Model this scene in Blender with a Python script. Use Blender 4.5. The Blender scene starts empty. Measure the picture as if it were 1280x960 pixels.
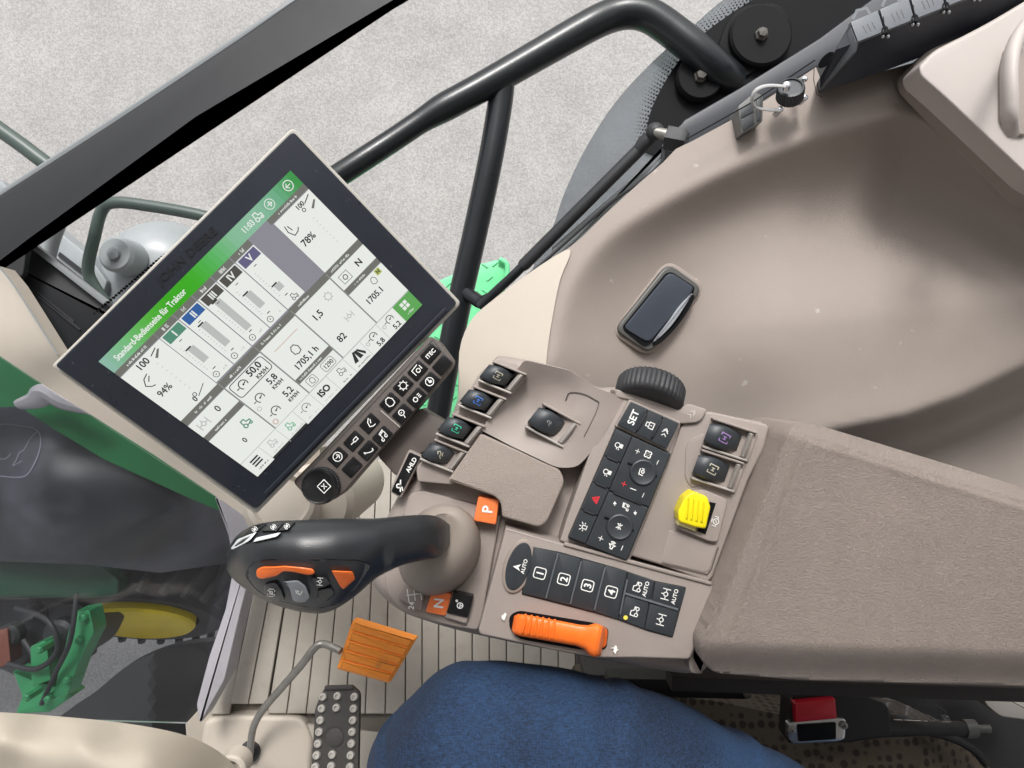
import bpy, bmesh, math, random
import numpy as np
from mathutils import Vector, Matrix
from mathutils.bvhtree import BVHTree
from mathutils.geometry import delaunay_2d_cdt
random.seed(4)
SC = bpy.context.scene
# ---------------------------------------------------------------- camera, sky, sun, exposure
CAMZ = 2.75
F = 924.0
cd = bpy.data.cameras.new('camera'); cam = bpy.data.objects.new('camera', cd)
SC.collection.objects.link(cam); SC.camera = cam
cam.location = (0, 0, CAMZ); cam.rotation_euler = (0, 0, 0)
cd.sensor_width = 36; cd.lens = 36 * F / 1280; cd.clip_start = 0.02; cd.clip_end = 500
W = bpy.data.worlds.new('World'); SC.world = W; W.use_nodes = True
nt = W.node_tree; bg = nt.nodes['Background']
sky = nt.nodes.new('ShaderNodeTexSky'); sky.sky_type = 'NISHITA'; sky.sun_disc = False
SUN_EL = math.radians(48); SUN_AZ = math.radians(-3)     # from the top of the picture, a little to the left
sky.sun_elevation = SUN_EL; sky.sun_rotation = SUN_AZ
sky.dust_density = 4.0; sky.air_density = 1.0; sky.ozone_density = 1.0
hs = nt.nodes.new('ShaderNodeHueSaturation'); hs.inputs['Saturation'].default_value = 0.12
nt.links.new(sky.outputs[0], hs.inputs['Color']); nt.links.new(hs.outputs[0], bg.inputs[0])
bg.inputs[1].default_value = 0.15
sd = bpy.data.lights.new('sun', 'SUN'); sun = bpy.data.objects.new('sun', sd); SC.collection.objects.link(sun)
sd.energy = 1.5; sd.angle = math.radians(14); sd.color = (1, 0.975, 0.94)
sv = Vector((math.sin(SUN_AZ) * math.cos(SUN_EL), math.cos(SUN_AZ) * math.cos(SUN_EL), math.sin(SUN_EL)))
sun.rotation_euler = (-sv).to_track_quat('-Z', 'Y').to_euler()
SC.view_settings.view_transform = 'Standard'; SC.view_settings.look = 'None'
SC.view_settings.exposure = 0.66; SC.view_settings.gamma = 1

# ---------------------------------------------------------------- materials
def lin(v):
    v /= 255.0
    return v / 12.92 if v <= 0.04045 else ((v + 0.055) / 1.055) ** 2.4
def col(r, g, b, k=1.0): return (lin(r) * k, lin(g) * k, lin(b) * k, 1)
MATS = {}
def mat(name, rgb, rough=0.5, metal=0.0, bump=0.0, bscale=900, var=0.0, vscale=40, spec=0.5, coat=0.0,
        kind='noise', stretch=None, dirt_or_sheen=None, sheen=0.0):
    if name in MATS: return MATS[name]
    m = bpy.data.materials.new(name); m.use_nodes = True; n = m.node_tree; N = n.nodes; L = n.links
    b = N['Principled BSDF']; c = col(*rgb)
    b.inputs['Base Color'].default_value = c; b.inputs['Roughness'].default_value = rough
    b.inputs['Metallic'].default_value = metal; b.inputs['Specular IOR Level'].default_value = spec
    b.inputs['Coat Weight'].default_value = coat; b.inputs['Sheen Weight'].default_value = sheen
    tc = N.new('ShaderNodeTexCoord'); src = tc.outputs['Object']
    if stretch:
        mp = N.new('ShaderNodeMapping'); mp.inputs['Scale'].default_value = stretch[:3]
        if len(stretch) > 3: mp.inputs['Rotation'].default_value = (0, 0, stretch[3])
        L.new(src, mp.inputs['Vector']); src = mp.outputs[0]
    if var:
        t = N.new('ShaderNodeTexNoise'); t.inputs['Scale'].default_value = vscale; t.inputs['Detail'].default_value = 6
        t.inputs['Roughness'].default_value = 0.65
        L.new(tc.outputs['Object'], t.inputs['Vector'])
        r = N.new('ShaderNodeMapRange'); r.inputs[1].default_value = 0.3; r.inputs[2].default_value = 0.7
        r.inputs[3].default_value = 1 - var; r.inputs[4].default_value = 1 + var
        L.new(t.outputs[0], r.inputs[0])
        mx = N.new('ShaderNodeVectorMath'); mx.operation = 'SCALE'; mx.inputs[0].default_value = c[:3]
        L.new(r.outputs[0], mx.inputs['Scale']); out = mx.outputs[0]
        if dirt_or_sheen:
            t2 = N.new('ShaderNodeTexNoise'); t2.inputs['Scale'].default_value = dirt_or_sheen[1]; t2.inputs['Detail'].default_value = 8
            L.new(tc.outputs['Object'], t2.inputs['Vector'])
            r2 = N.new('ShaderNodeMapRange'); r2.inputs[1].default_value = dirt_or_sheen[2]; r2.inputs[2].default_value = dirt_or_sheen[3]
            L.new(t2.outputs[0], r2.inputs[0])
            m2 = N.new('ShaderNodeMix'); m2.data_type = 'RGBA'; L.new(r2.outputs[0], m2.inputs[0])
            L.new(out, m2.inputs[6]); m2.inputs[7].default_value = col(*dirt_or_sheen[0]); out = m2.outputs[2]
        L.new(out, b.inputs['Base Color'])
        r3 = N.new('ShaderNodeMapRange'); r3.inputs[3].default_value = max(0, rough - 0.08); r3.inputs[4].default_value = rough + 0.08
        L.new(t.outputs[0], r3.inputs[0]); L.new(r3.outputs[0], b.inputs['Roughness'])
    if bump:
        if kind == 'voronoi':
            t = N.new('ShaderNodeTexVoronoi'); t.inputs['Scale'].default_value = bscale
        elif kind == 'crease':
            t = N.new('ShaderNodeTexNoise'); t.inputs['Scale'].default_value = bscale; t.inputs['Detail'].default_value = 3
            t.inputs['Distortion'].default_value = 1.2
        else:
            t = N.new('ShaderNodeTexNoise'); t.inputs['Scale'].default_value = bscale; t.inputs['Detail'].default_value = 2
        L.new(src, t.inputs['Vector'])
        bp = N.new('ShaderNodeBump'); bp.inputs['Strength'].default_value = bump; bp.inputs['Distance'].default_value = 0.001
        L.new(t.outputs[0], bp.inputs['Height']); L.new(bp.outputs[0], b.inputs['Normal'])
    MATS[name] = m; return m
def emat(name, rgb, s=1.0, k=1.0, rough=0.35, base=0.0):     # a lit display surface
    if name in MATS: return MATS[name]
    m = bpy.data.materials.new(name); m.use_nodes = True; b = m.node_tree.nodes['Principled BSDF']
    b.inputs['Base Color'].default_value = col(*[q * 1.0 for q in rgb], base + 0.04)
    b.inputs['Emission Color'].default_value = col(*rgb, k); b.inputs['Emission Strength'].default_value = s
    b.inputs['Roughness'].default_value = rough; MATS[name] = m; return m
def glassmat(name, rgb, alpha, gloss=0.06, dirt_or_sheen=0.0):
    m = bpy.data.materials.new(name); m.use_nodes = True; n = m.node_tree; N = n.nodes; L = n.links
    for x in list(N):
        if x.type != 'OUTPUT_MATERIAL': N.remove(x)
    out = [x for x in N if x.type == 'OUTPUT_MATERIAL'][0]
    tr = N.new('ShaderNodeBsdfTransparent'); tr.inputs[0].default_value = col(*rgb)
    gl = N.new('ShaderNodeBsdfGlossy'); gl.inputs['Roughness'].default_value = 0.05
    fr = N.new('ShaderNodeFresnel'); fr.inputs[0].default_value = 1.5
    mx = N.new('ShaderNodeMixShader'); L.new(fr.outputs[0], mx.inputs[0]); L.new(tr.outputs[0], mx.inputs[1]); L.new(gl.outputs[0], mx.inputs[2])
    last = mx.outputs[0]
    if dirt_or_sheen:
        df = N.new('ShaderNodeBsdfDiffuse'); df.inputs[0].default_value = col(190, 190, 200)
        tx = N.new('ShaderNodeTexNoise'); tx.inputs['Scale'].default_value = 7; tx.inputs['Detail'].default_value = 9
        tc = N.new('ShaderNodeTexCoord'); L.new(tc.outputs['Object'], tx.inputs['Vector'])
        r = N.new('ShaderNodeMapRange'); r.inputs[1].default_value = 0.4; r.inputs[2].default_value = 0.75; r.inputs[3].default_value = dirt_or_sheen * 0.3; r.inputs[4].default_value = dirt_or_sheen
        L.new(tx.outputs[0], r.inputs[0])
        m2 = N.new('ShaderNodeMixShader'); L.new(r.outputs[0], m2.inputs[0]); L.new(last, m2.inputs[1]); L.new(df.outputs[0], m2.inputs[2]); last = m2.outputs[0]
    L.new(last, out.inputs[0]); return m

# ---------------------------------------------------------------- spaces: photo position + distance -> place in the cab
CAM = Vector((0, 0, CAMZ))
def P(x, y, d): return Vector(((x - 640) / F * d, (480 - y) / F * d, CAMZ - d))
def ray(x, y): return Vector(((x - 640) / F, (480 - y) / F, -1.0))
class Flat:
    n = Vector((0, 0, 1))
    def __init__(s, d): s.d = d
    def map(s, x, y, r=0.0): return P(x, y, s.d - r)
    def mpp(s, x, y): return s.d / F
class Plane:
    def __init__(s, p, n): s.p = p; s.n = n.normalized()
    @staticmethod
    def three(a, b, c):                     # each (px, py, d)
        A, B, C_ = P(*a), P(*b), P(*c); n = (B - A).cross(C_ - A)
        if n.z < 0: n = -n
        return Plane(A, n)
    def map(s, x, y, r=0.0):
        q = ray(x, y); t = (s.p + s.n * r - CAM).dot(s.n) / q.dot(s.n); return CAM + q * t
    def mpp(s, x, y): return -(s.map(x, y).z - CAMZ) / F
class Hit:                                  # lies on the surface of something already built
    n = Vector((0, 0, 1))
    def __init__(s, ob, d=0.6):
        dg = bpy.context.evaluated_depsgraph_get(); M = ob.matrix_world
        v = [Vector(q.co) + (ob.parent.location if ob.parent else Vector()) for q in ob.data.vertices]
        s.b = BVHTree.FromPolygons(v, [tuple(f.vertices) for f in ob.data.polygons]); s.d = d
    def map(s, x, y, r=0.0):
        q = ray(x, y).normalized(); h = s.b.ray_cast(CAM, q)
        p = h[0] if h[0] is not None else P(x, y, s.d)
        return p - q * r
    def mpp(s, x, y): return s.d / F
class Sub:                                  # homography of a local frame (y down) onto a photo quad lying on a surface
    def __init__(s, surf, src, dst):
        A = []
        for (x, y), (u, v) in zip(src, dst):
            A += [[x, y, 1, 0, 0, 0, -u * x, -u * y, -u], [0, 0, 0, x, y, 1, -v * x, -v * y, -v]]
        s.h = np.linalg.svd(np.array(A))[2][-1].reshape(3, 3); s.s = surf; s.n = surf.n
    def px(s, x, y):
        q = s.h @ np.array([x, y, 1.0]); return q[0] / q[2], q[1] / q[2]
    def map(s, x, y, r=0.0): return s.s.map(*s.px(x, y), r)
    def mpp(s, x, y):
        return (s.map(x + .01, y) - s.map(x, y)).length / .01

# ---------------------------------------------------------------- 2D outline tools (y down)
def area(p): return sum(p[i][0] * p[(i + 1) % len(p)][1] - p[(i + 1) % len(p)][0] * p[i][1] for i in range(len(p))) / 2
def ccw(p): return list(p) if area(p) < 0 else list(p)[::-1]
def rnd(p, r, n=5):
    if not r and all(len(q) < 3 for q in p): return [tuple(q) for q in p]
    o = []; N = len(p)
    for i in range(N):
        a, b, c = Vector(p[i - 1][:2]), Vector(p[i][:2]), Vector(p[(i + 1) % N][:2])
        ri = p[i][2] if len(p[i]) > 2 else r
        u, v = (a - b), (c - b); k = min(ri, u.length * .48, v.length * .48)
        if k < 1e-5: o.append(tuple(b)); continue
        s0 = b + u.normalized() * k; s1 = b + v.normalized() * k
        for j in range(n + 1):
            t = j / n; q = s0 * (1 - t) ** 2 + b * 2 * t * (1 - t) + s1 * t * t; o.append((q.x, q.y))
    return o
def inset(p, d):
    o = []; N = len(p)
    for i in range(N):
        a, b, c = Vector(p[i - 1]), Vector(p[i]), Vector(p[(i + 1) % N])
        e1 = (b - a); e2 = (c - b)
        if e1.length < 1e-9: e1 = e2
        if e2.length < 1e-9: e2 = e1
        n1 = Vector((e1.y, -e1.x)).normalized(); n2 = Vector((e2.y, -e2.x)).normalized()
        m = n1 + n2
        if m.length < 1e-6: o.append(tuple(b)); continue
        m.normalize(); k = max(m.dot(n1), .35); q = b + m * (d / k); o.append((q.x, q.y))
    return o
def smooth(pts, n=8, closed=False):
    pts = [Vector(p) for p in pts]; N = len(pts); o = []
    for i in range(N if closed else N - 1):
        g = lambda k: pts[k % N] if closed else pts[min(max(k, 0), N - 1)]
        a, b, c, d = g(i - 1), g(i), g(i + 1), g(i + 2)
        for j in range(n):
            t = j / n
            o.append(.5 * ((2 * b) + (c - a) * t + (2 * a - 5 * b + 4 * c - d) * t * t + (3 * b - a - 3 * c + d) * t ** 3))
    if not closed: o.append(pts[-1])
    return [tuple(q) for q in o]
def ell(cx, cy, a, b=None, ang=0, n=28):
    b = a if b is None else b; ca, sa = math.cos(math.radians(ang)), math.sin(math.radians(ang))
    return [(cx + a * math.cos(t) * ca - b * math.sin(t) * sa, cy - a * math.cos(t) * sa - b * math.sin(t) * ca) for t in [2 * math.pi * i / n for i in range(n)]]
def rect(cx, cy, w, h, ang=0):
    ca, sa = math.cos(math.radians(ang)), math.sin(math.radians(ang))
    return [(cx + x * ca + y * sa, cy - x * sa + y * ca) for x, y in ((-w / 2, -h / 2), (w / 2, -h / 2), (w / 2, h / 2), (-w / 2, h / 2))]
_glyph = {}
def glyphs(s):
    if s in _glyph: return _glyph[s]
    cu = bpy.data.curves.new('t', 'FONT'); cu.body = s; cu.size = 1; cu.resolution_u = 3; cu.align_x = 'CENTER'; cu.offset = 0.0
    ob = bpy.data.objects.new('t', cu); SC.collection.objects.link(ob)
    bpy.context.view_layer.update(); dg = bpy.context.evaluated_depsgraph_get()
    me = ob.evaluated_get(dg).to_mesh()
    r = ([(v.co.x, v.co.y) for v in me.vertices], [tuple(f.vertices) for f in me.polygons])
    bpy.data.objects.remove(ob); bpy.data.curves.remove(cu); _glyph[s] = r; return r

# ---------------------------------------------------------------- mesh builder
class MB:
    def __init__(s): s.v = []; s.f = []; s.m = []; s.mats = []
    def mi(s, m):
        if m not in s.mats: s.mats.append(m)
        return s.mats.index(m)
    def add(s, vs, fs, m):
        k = len(s.v); s.v += [Vector(q) for q in vs]; i = s.mi(m)
        for f in fs: s.f.append(tuple(k + j for j in f)); s.m.append(i)
        return s
    # thin markings lying on a surface
    def face(s, poly, S, r, m): return s.add([S.map(x, y, r) for x, y, *_ in ccw(poly)], [tuple(range(len(poly)))], m)
    def stroke(s, pts, w, S, r, m, closed=False):
        N = len(pts); pts = [Vector(p[:2]) for p in pts]; L = []; R = []
        for i in range(N):
            a = pts[i - 1] if (i or closed) else pts[i]; c = pts[(i + 1) % N] if (i < N - 1 or closed) else pts[i]
            b = pts[i]; e1 = b - a; e2 = c - b
            if e1.length < 1e-9: e1 = e2
            if e2.length < 1e-9: e2 = e1
            if e1.length < 1e-9: e1 = e2 = Vector((1, 0))
            n1 = Vector((e1.y, -e1.x)).normalized(); n2 = Vector((e2.y, -e2.x)).normalized(); q = n1 + n2
            q = q.normalized() if q.length > 1e-6 else n1; k = max(q.dot(n1), .5)
            L.append(b + q * (w / 2 / k)); R.append(b - q * (w / 2 / k))
        vs = [S.map(p.x, p.y, r) for p in L] + [S.map(p.x, p.y, r) for p in R]
        n = N if closed else N - 1
        return s.add(vs, [(i, (i + 1) % N, N + (i + 1) % N, N + i) for i in range(n)][::1], m)
    def ring(s, cx, cy, rad, w, S, r, m, b=None, ang=0, n=24): return s.stroke(ell(cx, cy, rad, b, ang, n), w, S, r, m, True)
    def text(s, t, x, y, size, ang, S, r, m, sx=1.0, bold=0.0):
        vs, fs = glyphs(t); ca, sa = math.cos(math.radians(ang)), math.sin(math.radians(ang)); k = size / 0.72
        offs = [(0, 0)] if not bold else [(-bold / 2, 0), (bold / 2, 0), (0, bold / 2), (0, -bold / 2)]
        for i, (ox, oy) in enumerate(offs):
            o = []
            for (a, b) in vs:
                a = a * k * sx + ox; b = (b - .36) * k + oy
                o.append(S.map(x + a * ca - b * sa, y - a * sa - b * ca, r + i * 2e-5))
            s.add(o, fs, m)
        return s
    # solids
    def slab(s, poly, S, top, thick, m, bev=0.0, rad=0.0, seg=3, crown=0.0, bm=None, side=None):
        p = ccw(rnd(poly, rad)); N = len(p)
        if abs(area(p)) < 1e-9: return s
        cx = sum(q[0] for q in p) / N; cy = sum(q[1] for q in p) / N
        mp = S.mpp(cx, cy); h = (bm if bm is not None else bev * mp)
        rings = []
        if bev:
            for k in range(seg + 1):
                a = math.pi / 2 * k / seg; q = inset(p, bev * (1 - math.cos(a)))
                rings.append([S.map(x, y, top - h * (1 - math.sin(a))) for x, y in q])
            last = inset(p, bev)
        else:
            rings.append([S.map(x, y, top) for x, y in p]); last = p
        base = [v - S.n * max(thick - h * (1 if bev else 0), 1e-4) for v in rings[0]]
        allr = [base] + rings; vs = [v for r in allr for v in r]; fs = []
        for k in range(len(allr) - 1):
            for i in range(N):
                j = (i + 1) % N; fs.append((k * N + i, k * N + j, (k + 1) * N + j, (k + 1) * N + i))
        fs.append(tuple(reversed(range(N)))); t0 = (len(allr) - 1) * N
        if crown:
            c0 = len(vs); vs.append(S.map(sum(q[0] for q in last) / N, sum(q[1] for q in last) / N, top + crown))
            fs += [(t0 + i, t0 + (i + 1) % N, c0) for i in range(N)]
        else: fs.append(tuple(range(t0, t0 + N)))
        return s.add(vs, fs, m)
    def hf(s, poly, dfn, step, m, skirt=0.0, close=True, edge=None):      # relief surface with real depth
        p = ccw(poly); N = len(p); q = []
        for i in range(N):                                   # resample outline
            a, b = Vector(p[i][:2]), Vector(p[(i + 1) % N][:2]); n = max(1, int((b - a).length / step))
            q += [a.lerp(b, j / n) for j in range(n)]
        N = len(q); xs = [v.x for v in q]; ys = [v.y for v in q]
        pts = [Vector((v.x, v.y)) for v in q]
        def inside(x, y):
            c = False; j = N - 1; md = 1e9
            for i in range(N):
                if (ys[i] > y) != (ys[j] > y) and x < (xs[j] - xs[i]) * (y - ys[i]) / (ys[j] - ys[i]) + xs[i]: c = not c
                md = min(md, (xs[i] - x) ** 2 + (ys[i] - y) ** 2); j = i
            return c and md > (step * .45) ** 2
        y = min(ys); row = 0
        while y < max(ys):
            x = min(xs) + (step / 2 if row % 2 else 0)
            while x < max(xs):
                if inside(x, y): pts.append(Vector((x, y)))
                x += step
            y += step * .87; row += 1
        o = delaunay_2d_cdt(pts, [(i, (i + 1) % N) for i in range(N)], [], 1, 1e-4)
        V = [P(v.x, v.y, dfn(v.x, v.y)) for v in o[0]]; fs = []
        for f in o[2]:
            f = tuple(f); n = (V[f[1]] - V[f[0]]).cross(V[f[2]] - V[f[0]])
            fs.append(f if n.z > 0 else f[::-1])
        if skirt:
            k = len(V); rim = list(range(N))
            V += [V[i] - Vector((0, 0, skirt)) for i in rim]
            for i in range(N):
                j = (i + 1) % N; fs.append((k + i, k + j, j, i))
        return s.add(V, fs, m)
    def tube(s, pts, rad, m, n=14, flat=1.0, cap=True):
        pts = [Vector(p) for p in pts]; N = len(pts); R = rad if isinstance(rad, (list, tuple)) else [rad] * N
        T = [(pts[min(i + 1, N - 1)] - pts[max(i - 1, 0)]).normalized() for i in range(N)]
        u = T[0].orthogonal().normalized(); vs = []
        for i in range(N):
            u = (u - T[i] * u.dot(T[i])).normalized(); w = T[i].cross(u)
            for k in range(n):
                a = 2 * math.pi * k / n; vs.append(pts[i] + (u * math.cos(a) + w * math.sin(a) * flat) * R[i])
        fs = [(i * n + k, i * n + (k + 1) % n, (i + 1) * n + (k + 1) % n, (i + 1) * n + k) for i in range(N - 1) for k in range(n)]
        if cap: fs += [tuple(reversed(range(n))), tuple(range((N - 1) * n, N * n))]
        return s.add(vs, fs, m)
    def lathe(s, c, axis, prof, m, n=40, ribs=0, ribd=0.0, ribsel=None):
        c = Vector(c); z = Vector(axis).normalized(); u = z.orthogonal().normalized(); w = z.cross(u); vs = []; K = len(prof)
        for j, (r, h) in enumerate(prof):
            for k in range(n):
                a = 2 * math.pi * k / n; q = r
                if ribs and (ribsel is None or j in ribsel): q = r - (ribd if (k * ribs // n * n // ribs == k or False) else 0)
                vs.append(c + z * h + (u * math.cos(a) + w * math.sin(a)) * q)
        fs = [(j * n + k, j * n + (k + 1) % n, (j + 1) * n + (k + 1) % n, (j + 1) * n + k) for j in range(K - 1) for k in range(n)]
        fs += [tuple(reversed(range(n))), tuple(range((K - 1) * n, K * n))]
        return s.add(vs, fs, m)
    def sphere(s, c, r, m, n=14, squash=(1, 1, 1)):
        c = Vector(c); vs = []; fs = []
        for j in range(n + 1):
            for k in range(n * 2):
                a = math.pi * j / n; b = math.pi * k / n
                vs.append(c + Vector((math.sin(a) * math.cos(b) * r * squash[0], math.sin(a) * math.sin(b) * r * squash[1], math.cos(a) * r * squash[2])))
        for j in range(n):
            for k in range(n * 2): fs.append((j * 2 * n + k, (j + 1) * 2 * n + k, (j + 1) * 2 * n + (k + 1) % (2 * n), j * 2 * n + (k + 1) % (2 * n)))
        return s.add(vs, fs, m)
    def box(s, c, sz, m, rot=0):
        bm = bmesh.new(); bmesh.ops.create_cube(bm, size=1); M = Matrix.Translation(c) @ Matrix.Rotation(rot, 4, 'Z') @ Matrix.Diagonal((*sz, 1))
        bm.transform(M); bmesh.ops.bevel(bm, geom=bm.edges[:], offset=min(sz) * .12, segments=2, affect='EDGES')
        bm.verts.index_update(); s.add([v.co.copy() for v in bm.verts], [tuple(v.index for v in f.verts) for f in bm.faces], m); bm.free(); return s
    def loft(s, secs, m, n=28, cap=True):          # secs: list of closed loops with equal count
        K = len(secs); n = len(secs[0]); vs = [v for q in secs for v in q]
        fs = [(j * n + k, j * n + (k + 1) % n, (j + 1) * n + (k + 1) % n, (j + 1) * n + k) for j in range(K - 1) for k in range(n)]
        if cap: fs += [tuple(reversed(range(n))), tuple(range((K - 1) * n, K * n))]
        return s.add(vs, fs, m)
    def build(s, name, parent=None, label=None, sharp=32, merge=False):
        root = parent
        while root is not None and root.parent is not None: root = root.parent
        off = root.location.copy() if root is not None else Vector()
        me = bpy.data.meshes.new(name); me.from_pydata([v - off for v in s.v], [], s.f)
        for m in s.mats: me.materials.append(m)
        me.polygons.foreach_set('material_index', s.m)
        me.polygons.foreach_set('use_smooth', [True] * len(s.f)); me.update()
        if s.f: me.set_sharp_from_angle(angle=math.radians(sharp))
        o = bpy.data.objects.new(name, me); SC.collection.objects.link(o)
        if parent is not None: o.parent = parent
        if label: o['label'] = label
        return o
def tag(o, label, cat, group=None):
    o['label'] = label; o['category'] = cat
    if group: o['group'] = group
    return o
def thing(name, loc, label, cat, group=None):
    o = bpy.data.objects.new(name, None); o.empty_display_size = .05; SC.collection.objects.link(o)
    o.location = loc; bpy.context.view_layer.update(); return tag(o, label, cat, group)
def top(mb, name, label, cat, group=None, sharp=32): return tag(mb.build(name, sharp=sharp), label, cat, group)
def tps(ctrl):                                   # smooth relief through measured points
    A = np.array([[c[0] / 100, c[1] / 100] for c in ctrl]); z = np.array([c[2] for c in ctrl]); n = len(A)
    def U(r2): return np.where(r2 > 1e-12, r2 * np.log(r2 + 1e-12) * .5, 0)
    K = U(((A[:, None] - A[None]) ** 2).sum(-1)) + np.eye(n) * 4e-3
    Pm = np.c_[np.ones(n), A]; M = np.zeros((n + 3, n + 3)); M[:n, :n] = K; M[:n, n:] = Pm; M[n:, :n] = Pm.T
    w = np.linalg.solve(M, np.r_[z, 0, 0, 0])
    def f(x, y):
        q = np.array([x / 100, y / 100]); return float(U(((A - q) ** 2).sum(-1)) @ w[:n] + w[n] + w[n + 1:] @ q)
    return f
def segd(px, py, pts):                           # distance to a polyline and side
    best = 1e9; sd_ = 0
    for (ax, ay), (bx, by) in zip(pts[:-1], pts[1:]):
        dx, dy = bx - ax, by - ay; t = max(0, min(1, ((px - ax) * dx + (py - ay) * dy) / (dx * dx + dy * dy)))
        d = math.hypot(px - ax - dx * t, py - ay - dy * t)
        if d < best: best = d; sd_ = (dx * (py - ay) - dy * (px - ax))
    return best if sd_ > 0 else -best
def sstep(a, b, x):
    t = max(0, min(1, (x - a) / (b - a))); return t * t * (3 - 2 * t)

# ================================================================ palette
BEIGE = mat('console plastic', (145, 135, 129), .62, bump=.25, bscale=1500, var=.04, vscale=30)
BEIGE2 = mat('side trim plastic', (150, 140, 133), .8, bump=.3, bscale=1300, var=.04, vscale=9, dirt_or_sheen=((174, 167, 161), 75, .70, .76))
DASH = mat('dashboard plastic', (166, 157, 143), .65, bump=.2, bscale=1100, var=.04, vscale=12)
CREAM = mat('cream trim plastic', (184, 175, 163), .6, bump=.15, bscale=1100, var=.03, vscale=12)
GRAIN = mat('grained palm pad', (146, 134, 126), .75, bump=.6, bscale=1300, var=.10, vscale=700, kind='voronoi')
LEATH = mat('grained armrest vinyl', (149, 137, 129), .72, bump=1.0, bscale=620, var=.06, vscale=25, kind='crease', stretch=(1, 2.4, 1, .25)); LEATH.node_tree.nodes['Bump'].inputs['Distance'].default_value = .0026
DKGAP = mat('shadow gap plastic', (70, 62, 58), .8)
SILV = mat('silver grey lever plastic', (168, 162, 156), .38, metal=.25, var=.04, vscale=80)
KEY = mat('black key plastic', (46, 50, 54), .42, bump=.15, bscale=1600, var=.08, vscale=60)
KEYG = mat('glossy black key', (22, 22, 24), .25, var=.3, vscale=90)
RUBBER = mat('black rubber', (38, 39, 42), .55, bump=.3, bscale=900, var=.12, vscale=50)
BLACK = mat('black painted metal', (24, 28, 31), .3, bump=.1, bscale=300, var=.1, vscale=14)
BEZEL = mat('monitor bezel', (40, 44, 52), .30, bump=.05, bscale=1500, var=.12, vscale=14, dirt_or_sheen=((84, 88, 94), 210, .68, .76))
HOUS = mat('monitor housing', (176, 172, 164), .5, bump=.2, bscale=1200)
DKBR = mat('dark brown plastic', (84, 76, 72), .55, bump=.3, bscale=1200, var=.06, vscale=40)
WHT = mat('white print', (225, 225, 222), .5); GRY = mat('grey print', (150, 150, 150), .5)
REDP = mat('red print', (225, 50, 60), .5); BLUEP = mat('blue print', (75, 130, 215), .5); GREENP = mat('green print', (70, 205, 160), .5)
VIOP = mat('violet print', (150, 120, 175), .5); TANP = mat('tan print', (185, 180, 160), .5)
ORNG = mat('orange plastic', (235, 110, 32), .42, var=.08, vscale=40, bump=.15, bscale=700)
ORKEY = mat('orange key', (236, 122, 66), .42, var=.05, vscale=60)
YELL = mat('yellow plastic', (226, 208, 18), .42, var=.04, vscale=70)
CHROME = mat('chrome steel', (200, 202, 205), .18, metal=.9)
STEEL = mat('worn steel', (138, 135, 130), .42, metal=.6, var=.15, vscale=60)
GREENPT = mat('green tractor paint', (28, 92, 52), .35, var=.12, vscale=10)

# ================================================================ ground and floor
g = bpy.data.materials.new('washed gravel asphalt'); g.use_nodes = True; N = g.node_tree.nodes; L = g.node_tree.links; b = N['Principled BSDF']
tc = N.new('ShaderNodeTexCoord'); v1 = N.new('ShaderNodeTexVoronoi'); v1.inputs['Scale'].default_value = 170
n1 = N.new('ShaderNodeTexNoise'); n1.inputs['Scale'].default_value = 3.5; n1.inputs['Detail'].default_value = 9; n1.inputs['Roughness'].default_value = .7
n2 = N.new('ShaderNodeTexNoise'); n2.inputs['Scale'].default_value = 110; n2.inputs['Detail'].default_value = 4
for t in (v1, n1, n2): L.new(tc.outputs['Object'], t.inputs['Vector'])
cr = N.new('ShaderNodeValToRGB'); cr.color_ramp.elements[0].color = col(148, 146, 144); cr.color_ramp.elements[1].color = col(166, 164, 162)
cr.color_ramp.elements[0].position = .1; cr.color_ramp.elements[1].position = .9
sep = N.new('ShaderNodeSeparateColor'); L.new(v1.outputs['Color'], sep.inputs[0]); L.new(sep.outputs[0], cr.inputs[0])
mr = N.new('ShaderNodeMapRange'); mr.inputs[1].default_value = .3; mr.inputs[2].default_value = .7; mr.inputs[3].default_value = .82; mr.inputs[4].default_value = 1.12; L.new(n1.outputs[0], mr.inputs[0])
mr2 = N.new('ShaderNodeMapRange'); mr2.inputs[1].default_value = .35; mr2.inputs[2].default_value = .65; mr2.inputs[3].default_value = .94; mr2.inputs[4].default_value = 1.06; L.new(n2.outputs[0], mr2.inputs[0])
mu = N.new('ShaderNodeMath'); mu.operation = 'MULTIPLY'; L.new(mr.outputs[0], mu.inputs[0]); L.new(mr2.outputs[0], mu.inputs[1])
vm = N.new('ShaderNodeVectorMath'); vm.operation = 'SCALE'; L.new(cr.outputs[0], vm.inputs[0]); L.new(mu.outputs[0], vm.inputs['Scale']); L.new(vm.outputs[0], b.inputs['Base Color'])
bp = N.new('ShaderNodeBump'); bp.inputs['Distance'].default_value = .002; bp.inputs['Strength'].default_value = .35; L.new(v1.outputs['Distance'], bp.inputs['Height']); L.new(bp.outputs[0], b.inputs['Normal'])
b.inputs['Roughness'].default_value = .85
mb = MB(); mb.add([(-60, -60, 0), (60, -60, 0), (60, 60, 0), (-60, 60, 0)], [(0, 1, 2, 3)], g); o = mb.build('ground'); o['kind'] = 'structure'

PTRIM = mat('grey beige post plastic', (158, 150, 139), .6, bump=.15, bscale=1100, var=.05, vscale=12)
FLOOR = mat('cab floor base', (120, 114, 106), .7, var=.06, vscale=10)
mb = MB(); mb.slab([(338, 560), (300, 700), (262, 842), (240, 1000), (240, 1500), (1700, 1500), (1700, 640), (1120, 600), (560, 585)], Flat(1.268), 0, .01, FLOOR)
o = mb.build('cab_floor'); o['kind'] = 'structure'

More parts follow.
